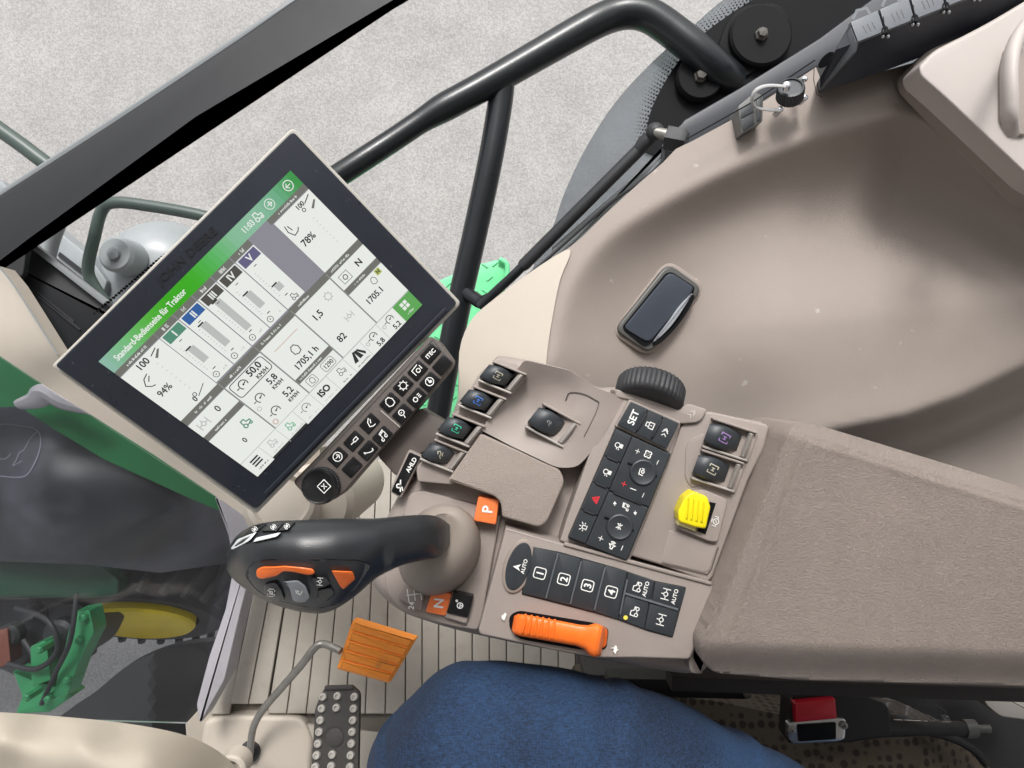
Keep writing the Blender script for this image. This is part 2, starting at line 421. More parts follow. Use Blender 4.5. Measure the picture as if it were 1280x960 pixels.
MATC = mat('grey beige floor mat', (168, 162, 152), .7, bump=.4, bscale=500, var=.05, vscale=14, dirt_or_sheen=((158, 150, 138), 30, .58, .8))
mb = MB(); x = 330; SF = Flat(1.25)
edges = []
while x < 1200: edges.append(x); x += 19 + 2.6 * min(1, max(0, (x - 330) / 300))
slant = lambda x: -46 * max(0, 1 - (x - 318) / 190)
for a, c in zip(edges[:-1], edges[1:]):
    y0, y1 = 575, 892 if a > 360 else 880
    if a > 560: y1 = 1010
    mb.slab([(a + .6 - slant(a) * .5, y0), (c - .6 - slant(c) * .5, y0), (c - .6 + slant(c), y1), (a + .6 + slant(a), y1)], SF, 0, .008, MATC, bev=1.8, bm=.002)
mb.slab([(290, 893), (1200, 1012), (1200, 1100), (290, 1100)], SF, 0, .008, MATC, bev=2)
mb.slab([(300, 590), (326, 590), (331, 640), (287, 893), (262, 893), (300, 700)], SF, 0, .008, MATC, bev=2)
top(mb, 'floor_mat', 'grey beige ribbed floor mat under the pedals', 'floor mat')

mb = MB(); ROOF = mat('roof lining', (176, 172, 166), .8, bump=.2, bscale=300); mb.box((-.15, -1.12, CAMZ + .44), (2.8, 3.0, .12), ROOF)  # out of view; roof stretched well past the cab to block sky light
o = mb.build('cab_roof_sky_block'); o['kind'] = 'structure'

mb = MB(); mb.box((1.42, -.7, 1.75), (.08, 2.3, 1.7), ROOF); o = mb.build('cab_rear_wall_sky_block'); o['kind'] = 'structure'  # unseen wall behind the seat, added to cut low sky light

# ================================================================ tractor outside the front glass (left)
BON = mat('dark bonnet lacquer', (26, 28, 32), .42, coat=.15, var=.2, vscale=5, dirt_or_sheen=((120, 120, 134), 1.9, .47, .72))  # pale patches put the reflection on the lacquer into its colour
t = thing('tractor_front', P(60, 650, 2.0), 'green tractor bonnet, frame and axle seen through the front glass', 'tractor')
fb = tps([(-250, 600, 1.9), (-50, 520, 1.8), (-50, 690, 1.85), (60, 600, 1.72), (150, 640, 1.74), (230, 650, 1.80), (285, 670, 2.0), (200, 720, 1.95), (100, 540, 1.78)])
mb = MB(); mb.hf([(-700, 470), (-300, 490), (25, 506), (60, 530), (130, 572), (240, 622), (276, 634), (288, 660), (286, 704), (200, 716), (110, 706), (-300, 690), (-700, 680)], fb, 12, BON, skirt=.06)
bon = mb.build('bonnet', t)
HB = Hit(bon, 1.8); EMB = mat('emblem edge', (112, 112, 124), .4); mb = MB()
mb.stroke(smooth([(-30, 590), (-8, 535), (30, 533), (48, 540), (50, 560), (40, 585), (28, 596), (0, 595), (-30, 590)], 6), 1.6, HB, .002, EMB)
mb.stroke(smooth([(47, 539), (38, 548), (30, 562), (24, 566), (21, 574), (16, 582), (27, 576)], 4), 1.2, HB, .002, EMB)
mb.stroke(smooth([(-6, 569), (4, 574), (10, 571), (14, 566)], 4), 1.0, HB, .002, EMB)
mb.build('bonnet_emblem', t)
fg = lambda x, y: 1.62 + .0006 * (x) + .25 * sstep(10, 34, -segd(x, y, [(-60, 500), (100, 512), (290, 628)]) + 30)
mb = MB(); mb.hf([(-600, 330), (-200, 400), (0, 440), (60, 478), (115, 512), (180, 560), (290, 628), (290, 645), (240, 624), (130, 574), (62, 533), (24, 508), (-20, 510), (-200, 508), (-600, 490)], lambda x, y: 1.66 + .0003 * x, 12, GREENPT, skirt=.04); mb.build('green_side_panel', t)
mb = MB(); mb.tube([P(*q) for q in smooth([(22, 506, 1.63), (46, 500, 1.62), (58, 492, 1.61), (80, 504, 1.61), (118, 515, 1.62)], 5)], [.012 + .016 * math.sin(math.pi * k / 20) for k in range(21)], mat('pale trim', (170, 166, 170), .3, metal=.3), n=10, flat=.6); mb.build('chrome_trim', t)
mb = MB(); DG = mat('dark green frame paint', (24, 62, 44), .4, var=.15, vscale=9)
mb.slab([(-700, 690), (60, 697), (118, 704), (150, 722), (148, 745), (110, 748), (-700, 742)], Flat(1.9), .0, .10, DG, bev=5, rad=8)
mb.build('frame_beam', t)
DM = mat('dark machinery', (44, 46, 48), .5, var=.3, vscale=12)
mb = MB()
mb.slab([(-500, 742), (60, 748), (62, 860), (30, 850), (0, 835), (-500, 820)], Flat(2.05), 0, .25, DM, bev=5, rad=12)
mb.slab([(60, 748), (108, 750), (116, 790), (96, 830), (62, 840)], Flat(2.0), 0, .2, DM, bev=8, rad=18)
for cx, cy, r in ((48, 762, 9), (82, 790, 20), (20, 790, 14), (30, 828, 8)):
    mb.lathe(P(cx, cy, 2.0), (0, 0, 1), [(r * 2 / F, 0), (r * 2 / F, .03), (r * 1.5 / F, .04)], DM)
mb.tube([P(*q) for q in smooth([(30, 800, 1.95), (55, 830, 1.93), (72, 800, 1.93), (78, 830, 1.95)], 6)], .008, RUBBER)
mb.build('engine_parts', t)
G2 = mat('bright green axle paint', (52, 136, 86), .38, var=.15, vscale=14); mb = MB()
for pl, d in (([(92, 765), (112, 762), (118, 790), (98, 830), (84, 870), (66, 872), (76, 830)], 1.86), ([(16, 838), (40, 850), (70, 858), (92, 870), (62, 890), (20, 892), (28, 870)], 1.93), ([(38, 808), (58, 800), (64, 850), (40, 858)], 1.9)):
    mb.slab(pl, Flat(d), 0, .06, G2, bev=1.4, rad=3)
mb.build('axle_bracket', t)
mb = MB()
for bx, by in ((104, 772), (98, 800), (84, 850), (60, 874), (34, 872), (50, 812)): mb.lathe(P(bx, by, 1.85), (0, 0, 1), [(.010, -.05), (.010, .004), (.006, .008), (.001, .008)], G2, n=6)
mb.tube([P(*q) for q in smooth([(96, 742, 1.84), (88, 800, 1.82), (70, 840, 1.84), (52, 880, 1.86)], 6)], .006, RUBBER)
mb.tube([P(*q) for q in smooth([(20, 760, 1.9), (60, 776, 1.86), (72, 812, 1.86), (46, 836, 1.88), (10, 830, 1.9)], 6)], .007, RUBBER)
mb.build('bolts_and_hoses', t)
mb = MB(); RUST = mat('rusty bracket', (110, 62, 48), .7); mb.slab([(-10, 790), (10, 785), (14, 830), (-10, 838)], Flat(1.95), 0, .05, RUST, bev=2, rad=3); mb.build('rusty_bracket', t)
# front wheel
TYRE = mat('tyre rubber', (34, 34, 38), .75, bump=.6, bscale=60, var=.25, vscale=18)
ax = Vector((.04, -.84, .54)).normalized(); wc = P(174, 781, 2.15) - ax * .09; mb = MB()
prof = [(.155, -.15), (.25, -.16), (.285, -.12), (.29, 0), (.27, .05), (.22, .078), (.16, .07), (.155, .02)]
mb.lathe(wc, ax, prof, TYRE, n=64, ribs=0)
for k in range(30):
    a = 2 * math.pi * k / 30; z = ax.normalized(); u = z.orthogonal().normalized(); q = z.cross(u)
    rr = u * math.cos(a) + q * math.sin(a)
    mb.tube([wc + rr * .285 + z * -.11, wc + rr * .298 - z * .01, (wc + (u * math.cos(a + .1) + q * math.sin(a + .1)) * .27 + z * .075)], .012, TYRE, n=6)
tyre = mb.build('front_wheel', t)
mb = MB(); YR = mat('yellow rim paint', (232, 205, 30), .4, var=.06, vscale=12)
mb.lathe(wc + ax * .035, ax, [(.150, -.05), (.152, .05), (.145, .058), (.135, .04), (.10, .02), (.05, .015), (.01, .015)], YR, n=48); mb.build('rim', tyre)
# black mudguard edge below the wheel
mb = MB(); MG = mat('mudguard plastic', (50, 51, 52), .5, var=.1, vscale=8)
mb.hf(smooth([(70, 905), (118, 866), (160, 832), (205, 812), (250, 803), (292, 806), (285, 850), (262, 915), (150, 915)], 4, True), lambda x, y: 1.56 + .0012 * abs(x - 190), 12, MG, skirt=.03)
top(mb, 'front_mudguard', 'dark grey curved mudguard in front of the wheel, behind the cream dashboard', 'mudguard')
# front glass
GL = glassmat('front glass dusty', (236, 238, 240), .9, dirt_or_sheen=.03)
pg = Plane.three((-80, 440, 1.10), (300, 640, 1.27), (60, 900, 1.20))
mb = MB(); mb.slab([(-500, 400), (0, 447), (59, 486), (110, 518), (278, 627), (312, 652), (300, 720), (268, 826), (252, 905), (-500, 885)], pg, 0, .005, GL)
top(mb, 'front_window_pane', 'large tinted front glass pane with the tractor bonnet behind it', 'window')
mb = MB(); SILL = mat('pale sill', (160, 157, 163), .5, bump=.2, bscale=400, var=.08, vscale=20)
mb.slab([(268, 620), (300, 635), (330, 636), (318, 700), (302, 760), (281, 850), (250, 905), (246, 880), (262, 820), (282, 762), (292, 710), (286, 670)], Flat(1.16), 0, .05, SILL, bev=2.5, rad=4)
top(mb, 'door_sill', 'pale narrow window sill strip between front glass and floor mat', 'sill')

# ================================================================ cab frame, window furniture
FRM = mat('cab frame lacquer', (20, 22, 26), .6, bump=.06, bscale=260, var=.06, vscale=12)
t = thing('cab_corner_post', P(120, 240, 1.0), 'black cab window post crossing the top left corner', 'window post')
mb = MB(); mb.slab([(-120, 330), (-120, 322), (142, 153), (300, 48), (380, -8), (520, -90), (600, -60), (503, 1), (430, 42), (247, 149), (140, 228), (36, 303), (30, 345), (-60, 400), (-120, 420)], Flat(1.02), 0, .012, FRM, bev=4, rad=4)
mb.build('post', t)
mb = MB(); SEAL = mat('grey rubber seal', (120, 124, 126), .45); mb.slab([(-120, 322), (-120, 316), (142, 146), (300, 41), (372, -8), (520, -98), (520, -90), (380, -6), (300, 49), (142, 154)], Flat(1.03), 0, .01, SEAL, bev=1.5)
mb.build('rubber_seal', t)
mb = MB(); mb.slab([(-60, 290), (36, 303), (132, 378), (175, 412), (75, 460), (64, 430), (16, 356), (0, 335), (-60, 300)], Flat(1.06), 0, .02, FRM, bev=5, rad=3)
mb.slab([(38, 301), (134, 376), (129, 381), (33, 306)], Flat(1.045), 0, .01, SEAL, bev=1)
for a in ((10, 338, 92, 402), (26, 352, 100, 412)): mb.stroke([(a[0], a[1]), (a[2], a[3])], 3, Flat(1.06), .003, SEAL if 0 else RUBBER)
mb.build('lower_rail', t)
# cream post trim behind the monitor
t = thing('post_trim', P(60, 450, .95), 'beige cover of the front post running down behind the display', 'post trim')
ft = tps([(-60, 340, .99), (-60, 440, .97), (16, 356, .985), (60, 440, .96), (60, 480, .985), (200, 520, .93), (110, 512, .97), (277, 622, .95), (330, 560, .90), (330, 655, .93)])
mb = MB(); mb.hf([(-120, 300), (0, 334), (17, 355), (45, 400), (71, 442), (200, 440), (400, 560), (400, 640), (345, 665), (312, 650), (277, 625), (190, 567), (110, 516), (59, 484), (0, 445), (-120, 400)], ft, 10, PTRIM, skirt=.03)
mb.build('trim_shell', t)
mb = MB(); mb.stroke(smooth([(-4, 330), (16, 355), (45, 400), (72, 443)], 5), 2.2, Flat(.955), 0, SEAL); mb.build('edge_seam', t)
# work light, mirror and hoops seen outside, left
SG = mat('silver grey lamp housing', (138, 143, 145), .35, var=.08, vscale=14)
t = thing('work_light', P(190, 330, 1.35), 'round silver grey lamp housing outside behind the display', 'lamp')
mb = MB(); c = P(200, 355, 1.5); mb.lathe(c, (0.15, -.1, 1), [(.125, -.12), (.13, -.03), (.118, .015), (.095, .045), (.06, .06), (.01, .065)], SG, n=48); mb.build('dome', t)
mb = MB(); mb.lathe(P(146, 318, 1.38), (0, 0, 1), [(.034, -.05), (.034, 0), (.028, .008), (.012, .008), (.011, .016), (.002, .018)], SG); mb.build('pivot_knob', t)
mb = MB(); mb.slab([(44, 285), (58, 276), (112, 320), (135, 352), (128, 372), (100, 352), (60, 318), (36, 302)], Flat(1.42), 0, .05, SG, bev=3, rad=3)
mb.slab([(74, 315), (104, 338), (102, 343), (72, 320)], Flat(1.415), 0, .01, FRM); mb.build('arm', t)
HOOP = mat('dark green grey tube', (66, 78, 74), .35, var=.1, vscale=20)
mb = MB(); mb.tube([P(*q) for q in smooth([(262, 272, 1.3), (236, 266, 1.3), (190, 258, 1.3), (146, 253, 1.3), (128, 262, 1.31), (118, 296, 1.32), (110, 335, 1.34), (117, 356, 1.35), (135, 382, 1.36)], 7)], .0105, HOOP)
top(mb, 'hoop_rail', 'bent grey tube hoop outside beyond the top left edge of the display', 'rail')
mb = MB(); mb.tube([P(*q) for q in smooth([(82, 252, 1.25), (76, 272, 1.27), (66, 300, 1.3), (58, 330, 1.32)], 6)], .0125, SG)
top(mb, 'mirror_tube', 'short pale grey tube below the black corner post', 'tube')
mb = MB(); mb.tube([P(*q) for q in smooth([(-60, 118, 1.5), (0, 162, 1.5), (28, 182, 1.5), (60, 206, 1.5), (110, 240, 1.5)], 6)], .0155, HOOP)
top(mb, 'mirror_bracket', 'dark tube at the left picture edge beyond the black post', 'bracket')
mb = MB(); mb.slab([(-60, 200), (4, 226), (22, 246), (8, 262), (-60, 262)], Flat(1.4), 0, .05, SG, bev=5, rad=8)
top(mb, 'side_mirror', 'grey corner of a mirror housing at the left picture edge', 'mirror')
# frit dots near the display
FRIT = mat('black frit', (12, 13, 16), .6, spec=.15)
mb = MB(); Sg = Flat(1.0)
for i in range(24):
    for j in range(6):
        u = i * 4.2; x = 118 + u * .80 + j * 3.0 + (i % 2) * 1.2; y = 392 - u * .68 - j * 2.8
        r = 1.9 - .34 * j
        if r > .3: mb.face(ell(x, y, r, n=6), Sg, 0, FRIT)
top(mb, 'frit_dots', 'black printed dot edge on the glass beside the grey lamp housing', 'glass print')

# green step
STEP = mat('mint green step plate', (108, 206, 146), .38, bump=.2, bscale=300, var=.06, vscale=20)
t = thing('access_step', P(590, 400, 1.7), 'mint green chequered step plate outside, behind the black handrail', 'step')
mb = MB(); SS = Flat(1.7); mb.slab([(520, 372), (550, 350), (592, 333), (624, 324), (634, 332), (632, 352), (628, 400), (700, 420), (700, 640), (500, 640), (518, 560)], SS, 0, .03, STEP, bev=2.5, rad=6)
for j in range(14):
    for i in range(14):
        x = 528 + i * 13 + (j % 2) * 6; y = 344 + j * 16 - i * 2
        if x < 622 and (y > 350 or x > 600): mb.slab(rect(x, y, 9, 2.2, 40 if (i + j) % 2 else -35), SS, .0025, .002, STEP, bev=.6, seg=1)
mb.build('tread_plate', t)
mb = MB(); mb.tube([P(*q, 1.69) for q in smooth([(624, 324), (634, 332), (631, 356), (618, 372), (606, 384)], 5)], .006, STEP); mb.build('rim', t)

# window glass with frit along the right
t = thing('rear_side_window', P(800, 120, 1.12), 'tinted side window glass with black dotted border beside the beige trim', 'window')
TG = glassmat('tinted side glass', (190, 196, 198), .8, dirt_or_sheen=.20)
gp = [(640, 420), (672, 318), (690, 286), (706, 240), (734, 182), (770, 127), (815, 78), (860, 38), (912, -6), (1000, -60), (1300, -60), (1300, 60), (1010, 140), (860, 230), (760, 330)]
mb = MB(); SGp = Flat(1.12); mb.slab(smooth(gp[:10], 4) + gp[10:], SGp, 0, .005, TG); mb.build('pane', t)
mb = MB(); fl = smooth([(806, 190), (808, 165), (814, 138), (828, 108), (850, 74), (880, 42), (912, 18), (950, -6), (1010, -40)], 6)
mb.slab(fl + [(1300, -60), (1300, 40), (1120, 60), (1000, 110), (860, 210)], Flat(1.115), 0, .003, FRIT)
for k, (x, y) in enumerate(smooth(fl, 2)[::1]):
    pass
fr = smooth([(806, 190), (808, 165), (814, 138), (828, 108), (850, 74), (880, 42), (912, 18), (950, -6)], 24)
acc = 0; last = fr[0]; idx = 0
for a, b2 in zip(fr[:-1], fr[1:]):
    acc += math.dist(a, b2)
    if acc > 3.9:
        acc = 0; idx += 1; dx, dy = b2[0] - a[0], b2[1] - a[1]; l = math.hypot(dx, dy); nx, ny = dy / l, -dx / l
        for j in range(5):
            q = 1.2 + j * 3.7 + (idx % 2) * 1.85; r = max(.35, 1.5 - q * .07)
            mb.face(ell(b2[0] + nx * q, b2[1] + ny * q, r, n=6), Flat(1.114), 0, FRIT)
mb.build('dotted_border', t)

# handrail
t = thing('handrail', P(650, 90, 1.08), 'black bent tube handrail with a welded strut outside the cab', 'handrail')
rp = [(330, 280, 1.05), (430, 215, 1.05), (490, 176, 1.06), (540, 143, 1.065), (600, 110, 1.07), (670, 70, 1.08), (735, 33, 1.085), (766, 19, 1.09), (790, 15, 1.09), (812, 20, 1.09), (837, 36, 1.09), (875, 66, 1.09), (900, 88, 1.10), (914, 100, 1.12)]
pp = smooth(rp, 6); rr = [(.0165 if q[0] < 520 else .0205 + .004 * sstep(560, 860, q[0]) if q[0] > 560 else .0165 + .004 * sstep(520, 560, q[0])) for q in pp]
mb = MB(); mb.tube([P(*q) for q in pp], rr, BLACK, n=24); mb.build('rail_tube', t)
mb = MB(); mb.tube([P(*q) for q in smooth([(628, 96, 1.08), (625, 130, 1.085), (612, 205, 1.09), (594, 290, 1.10), (576, 370, 1.11), (560, 450, 1.12), (540, 560, 1.14)], 6)], .0185, BLACK, n=20); mb.build('strut', t)
mb = MB(); mb.tube([P(*q) for q in smooth([(582, 366, 1.10), (592, 372, 1.09), (602, 378, 1.08), (612, 374, 1.07)], 5)], .010, BLACK, n=12); mb.build('hook', t)
DISC = mat('black mounting rubber', (14, 15, 17), .75, spec=.25)
def flange(cx, cy, d, r, name='mounting_disc'):
    m_ = MB(); mp = d / F; m_.lathe(P(cx, cy, d), (0, 0, 1), [(r * mp, -.012), (r * mp, 0), (r * mp * .93, .004), (r * mp * .86, .004), (.001, .004)], DISC, n=40); q = m_.build(name, t)
    m_ = MB(); m_.lathe(P(cx, cy, d - .004), (0, 0, 1), [(.010, 0), (.010, .004), (.0075, .006), (.007, .012), (.001, .013)], mat('dull bolt', (78, 74, 70), .6), n=6); m_.build('bolt', q)
flange(875, 96, 1.10, 29)
flange(951, 44, 1.10, 39)
mb = MB(); mb.slab([(905, 32), (925, 8), (975, 3), (992, 30), (985, 62), (930, 98), (905, 112), (880, 122)], Flat(1.109), 0, .01, DISC, bev=3, rad=14); mb.build('bracket_plate', t)

# gas strut
t = thing('gas_strut', P(720, 260, .95), 'black gas strut with ball joint lying along the window edge', 'gas strut')
mb = MB(); a, c2 = (652, 334, .96), (800, 186, .92); mb.tube([P(*a), P(*[a[i] + (c2[i] - a[i]) * .02 for i in range(3)]), P(*c2)], [.007, .0082, .0082], RUBBER, n=16)
mb.build('cylinder', t)
mb = MB(); mb.tube([P(*q) for q in smooth([(600, 384, .99), (618, 366, .98), (640, 346, .965), (656, 330, .96)], 4)], [.008, .0085] + [.006] * 99 if False else .0062, BLACK, n=12); mb.build('rod', t)
mb = MB(); mb.tube([P(798, 188, .92), P(806, 178, .915), P(816, 170, .91)], [.008, .010, .008], RUBBER); mb.sphere(P(819, 165, .905), .0115, RUBBER)
mb.tube([P(819, 165, .9), P(832, 168, .895), P(848, 174, .89)], .0065, STEEL); mb.lathe(P(846, 175, .885), (.9, -.3, .35), [(.016, -.012), (.016, .006), (.012, .012), (.002, .013)], RUBBER, n=6)
mb.build('ball_joint', t)
# sill strip below glass + seal
t = thing('window_sill_strip', P(900, 140, .98), 'dark grey strip between the window glass and the beige side trim', 'sill strip')
SG2 = mat('dark grey sill', (56, 58, 64), .45, bump=.15, bscale=700, var=.06, vscale=12)
mb = MB(); mb.slab([(838, 172), (856, 150), (924, 111), (1025, 48), (1095, -4), (1290, -90), (1290, 20), (1020, 84), (865, 180)], Flat(.93), 0, .04, SG2, bev=2); mb.build('strip', t)
mb = MB(); mb.tube([P(*q, .945) for q in smooth([(606, 392), (690, 318), (760, 256), (800, 228), (826, 204), (829, 186)], 8)], .0022, RUBBER, n=8)
mb.slab([(690, 310), (760, 248), (826, 190), (829, 180), (826, 196), (806, 220), (715, 306), (690, 325)], Flat(.955), 0, .006, mat('grey glass edge', (128, 132, 134), .3), bev=1); mb.build('glass_seal', t)

# ================================================================ side trim (large beige panel)
t = thing('side_trim', P(950, 350, .8), 'large beige moulded side panel with a deep hollow beside the seat', 'side trim')
RID = smooth([(690, 560), (690, 470), (698, 400), (722, 338), (765, 290), (830, 250), (900, 214), (980, 180), (1060, 153), (1120, 140), (1165, 152), (1215, 196), (1275, 250), (1360, 320), (1440, 380)], 7)
def f0(x, y):
    s = segd(x, y, RID)
    d = .728 + .00012 * max(0, -s)
    if s > 0:
        wx = sstep(700, 900, x)
        h = (.047 + .037 * wx) * (1 - math.exp(-(s - 9 * (1 - math.exp(-s / 9))) / 62))
        back = (.046 * sstep(230, 410, y + .10 * (x - 1000)) - .016 * sstep(400, 560, y + .12 * (x - 1000))) * sstep(760, 1000, x)
        d += max(0, h - back * sstep(0, 90, s)) + .016 * sstep(430, 560, y) * (1 - sstep(900, 1050, x))
    else: d += -.0 + .010 * (sstep(-14, 118, s) * 0)
    return d
EX = [500, 940, 1010, 1075, 1130, 1200, 1280, 1400, 1500]; EY = [700, 580, 562, 549, 538, 514, 476, 415, 360]
def fside(x, y):
    s = (y - float(np.interp(x, EX, EY))) * .93
    d = f0(x, y - max(0, s))
    d -= .0012 * math.exp(-((s + 30) / 22) ** 2)
    return d + .09 * sstep(-20, 16, s) * sstep(860, 1060, x) + .05 * sstep(16, 40, s)
sp = smooth([(545, 640), (560, 560), (572, 500), (574, 440), (586, 405), (606, 383), (659, 343), (715, 307), (756, 268), (800, 228)], 3) + [(829, 203), (845, 186), (866, 176), (940, 136), (1020, 84), (1030, 110), (1150, 76), (1300, 10), (1400, 10), (1400, 760), (545, 760)]
mb = MB(); mb.hf(sp, fside, 7.5, BEIGE2, skirt=.05); trim = mb.build('moulded_panel', t, sharp=60)
HT = Hit(trim, .8)
# cream front portion
mb = MB()
cr_ = smooth([(545, 560), (572, 500), (574, 440), (586, 405), (606, 383), (659, 343), (706, 313), (712, 320), (700, 350), (690, 400), (684, 440), (682, 480), (684, 560)], 3)
mb.hf(cr_, lambda x, y: fside(x, y) - .0022, 9, CREAM, skirt=.002); mb.build('cream_front_section', t, sharp=60)
# lid top right
t2 = t
LIDM = mat('light beige lid plastic', (178, 170, 165), .55, bump=.2, bscale=1000, var=.03, vscale=14)
mb = MB(); mb.slab([(1147, 84, 14), (1166, 64, 10), (1230, 32, 30), (1300, -10), (1480, -60), (1480, 330), (1290, 226), (1180, 122, 30), (1150, 96, 14)], Flat(.66), 0, .03, LIDM, bev=5, rad=3, seg=4)
mb.build('storage_lid', t2)
mb = MB(); mb.slab([(1139, 84, 16), (1160, 62, 12), (1230, 22), (1300, -14), (1480, -70), (1480, 350), (1284, 246), (1170, 132, 30), (1141, 102, 14)], Flat(.695), 0, .03, BEIGE2, bev=5, rad=3, seg=4); mb.build('lid_surround', t2)
mb = MB(); gp_ = [P(*q) for q in smooth([(1296, 20, .645), (1280, 34, .628), (1266, 62, .60), (1262, 90, .592), (1262, 125, .592), (1262, 148, .60), (1264, 160, .635)], 6)]
mb.tube(gp_, [.005 + .0045 * min(1, i / 10) for i in range(len(gp_))], LIDM, n=18, flat=.62)
mb.slab([(1249, 90), (1256, 60), (1284, 60), (1284, 170), (1262, 168), (1250, 150)], Flat(.655), 0, .02, BEIGE2, bev=4, rad=6); mb.build('grab_handle', t2)
# latch plate
mb = MB(); tr = [(768, 414, 16), (833, 328, 18), (880, 361, 20), (813, 443, 18)]
GC_ = lambda P_, k: [(824 + (q[0] - 824) * k, 386 + (q[1] - 386) * k) + tuple(q[2:]) for q in P_]
SL = Plane.three((768, 414, .795), (833, 328, .79), (813, 443, .795))
A_, B_2, C_2 = HT.map(772, 418), HT.map(850, 330), HT.map(868, 420); SLp = Plane(A_ * .34 + B_2 * .33 + C_2 * .33, (B_2 - A_).cross(C_2 - A_) * -1); SLp.n = SLp.n if SLp.n.z > 0 else -SLp.n
mb.slab(GC_(tr, 1.09), SLp, .002, .05, BEIGE2, bev=3, rad=14, seg=4); mb.build('latch_surround', t)
FRG = mat('charcoal frame', (82, 82, 80), .4, bump=.1, bscale=900)
mb = MB(); mb.slab(GC_([(771, 411, 12), (834, 332, 13), (876, 362, 13), (813, 439, 12)], 1.06), SLp, .007, .03, FRG, bev=3.2, rad=14, seg=4); q = mb.build('latch_frame', t)
LT = mat('dark blue grey latch', (58, 64, 74), .32, bump=.06, bscale=900, var=.05, vscale=30)
mb = MB(); mb.slab([(777, 410, 7), (836, 337, 10), (869, 359, 9), (866, 368, 5), (812, 431, 9), (805, 433, 5)], SLp, .0085, .01, FRIT, rad=8)
mb.slab([(779, 410, 7), (837, 339, 9), (867, 359, 8), (864, 366, 5), (811, 429, 8)], SLp, .0105, .01, LT, bev=2, rad=7, seg=3)
HL = mat('latch highlight', (150, 154, 160), .3)  # lens-shaped highlight on the latch, put into the colour
mb.slab(smooth([(818, 427), (836, 402), (848, 384), (865, 367), (861, 375), (849, 394), (836, 411)], 4, True), SLp, .0125, .008, HL, bev=1.2)
mb.slab(smooth([(818, 429), (838, 412), (851, 396), (864, 371), (868, 372), (858, 392), (842, 413), (824, 430)], 4, True), SLp, .0113, .008, FRIT); mb.build('release_latch', t)
# small panel seam, socket and switch blank
STR = mat('beige strip', (166, 156, 148), .55, bump=.15, bscale=900, var=.03, vscale=12)
mb = MB(); mb.stroke([(858, 174), (940, 128), (1019, 75)], 1.8, Flat(.70), 0, FRIT); mb.stroke([(1018, 80), (1017, 100), (1021, 118), (1028, 122)], 1.2, Flat(.705), 0, DKGAP); mb.build('panel_seam', t)
mb = MB(); SB = Flat(.712); mb.slab([(922, 133, 3), (944, 115, 3), (954, 120, 3), (953, 152, 3), (927, 168, 3)], SB, 0, .03, FRG, bev=1.2, rad=2)
mb.slab([(925, 150), (941, 143), (943, 155), (929, 164)], SB, .001, .003, KEY, bev=.8); mb.slab([(946, 124), (952, 122), (951, 150), (946, 152)], SB, .001, .003, KEY, bev=.6); mb.slab([(926, 136), (942, 125), (942, 140), (926, 148)], SB, .001, .003, KEY, bev=.8)
mb.build('blank_switch', t)
s = thing('power_socket', P(987, 115, .70), 'round black screw cap of a socket tied by a grey strap', 'socket')
mb = MB(); axs = (-.25, .45, 1); cc = P(988, 115, .70)
pr = [(.0128, -.007), (.0128, .004), (.0122, .0062), (.0098, .0068), (.0095, .0052), (.001, .0052)]
mb.lathe(cc, axs, pr, KEY, n=64, ribs=32, ribd=.0008, ribsel=(0, 1, 2)); mb.build('screw_cap', s)
mb = MB(); mb.lathe(P(983, 107, .685), axs, [(.0036, -.004), (.0036, .002), (.002, .003), (.0003, .003)], CHROME, n=20)
mb.build('rivet', s)
mb = MB(); mb.tube([P(*q) for q in smooth([(981, 108, .683), (960, 107, .680), (946, 112, .68), (940, 122, .685), (942, 131, .69), (950, 136, .695), (974, 138, .70)], 6)], .0013, mat('grey strap', (165, 165, 165), .4), n=8, flat=1.8); mb.build('strap', s)
for x, y in ((1005, 99), (1006, 122), (975, 137)):
    mb = MB(); mb.lathe(P(x, y, .705), (0, 0, 1), [(.0031, -.012), (.003, .001), (.002, .0022), (.0003, .0024)], CHROME, n=14); mb.stroke([(x - 2, y), (x + 2, y)], .8, Flat(.7026), 0, FRIT); mb.build('screw', s)
# cable strip (black block with grey clips)
s = thing('connector_strip', P(1150, 60, .66), 'long black connector block with grey clip-on lids, top right', 'connector strip')
CLP = mat('grey clip plastic', (108, 112, 117), .4, bump=.15, bscale=900, var=.06, vscale=40)
NVY = mat('blue black housing', (36, 40, 50), .36, bump=.1, bscale=900, var=.06, vscale=20)
SW = Flat(.665); SN = Flat(.62)
def prismoid(m_, lo, hi, dl, dh, mt_):           # tapered block: outline lo at depth dl, outline hi at depth dh
    lo, hi = ccw(lo), ccw(hi); n = len(lo); vs = [P(x, y, dl + .04) for x, y in lo] + [P(x, y, dl) for x, y in lo] + [P(x, y, dh) for x, y in hi]
    fs = [(k * n + i, k * n + (i + 1) % n, (k + 1) * n + (i + 1) % n, (k + 1) * n + i) for k in (0, 1) for i in range(n)] + [tuple(range(2 * n, 3 * n)), tuple(reversed(range(n)))]
    m_.add(vs, fs, mt_)
mb = MB()
prismoid(mb, [(1021, 104), (1062, 30), (1500, -160), (1500, -60), (1094, 93), (1023, 117)], [(1045, 62), (1063, 31), (1500, -158), (1500, -118), (1205, -3), (1070, 53)], .70, .655, NVY); mb.build('housing', s)
mb = MB(); mb.slab([(1022, 103), (1062, 32), (1063, 31), (1071, 53), (1068, 66), (1024, 114)], Plane.three((1022, 104, .697), (1062, 31, .652), (1068, 66, .655)), .001, .003, CLP if 0 else mat('charcoal end cap', (88, 92, 97), .4, bump=.15, bscale=900), bev=1.2, rad=2)
mb.slab(ell(1032, 75, 13, 5, 48), Plane.three((1022, 104, .697), (1062, 31, .652), (1068, 66, .655)), .003, .002, FRIT); mb.build('end_cap', s)
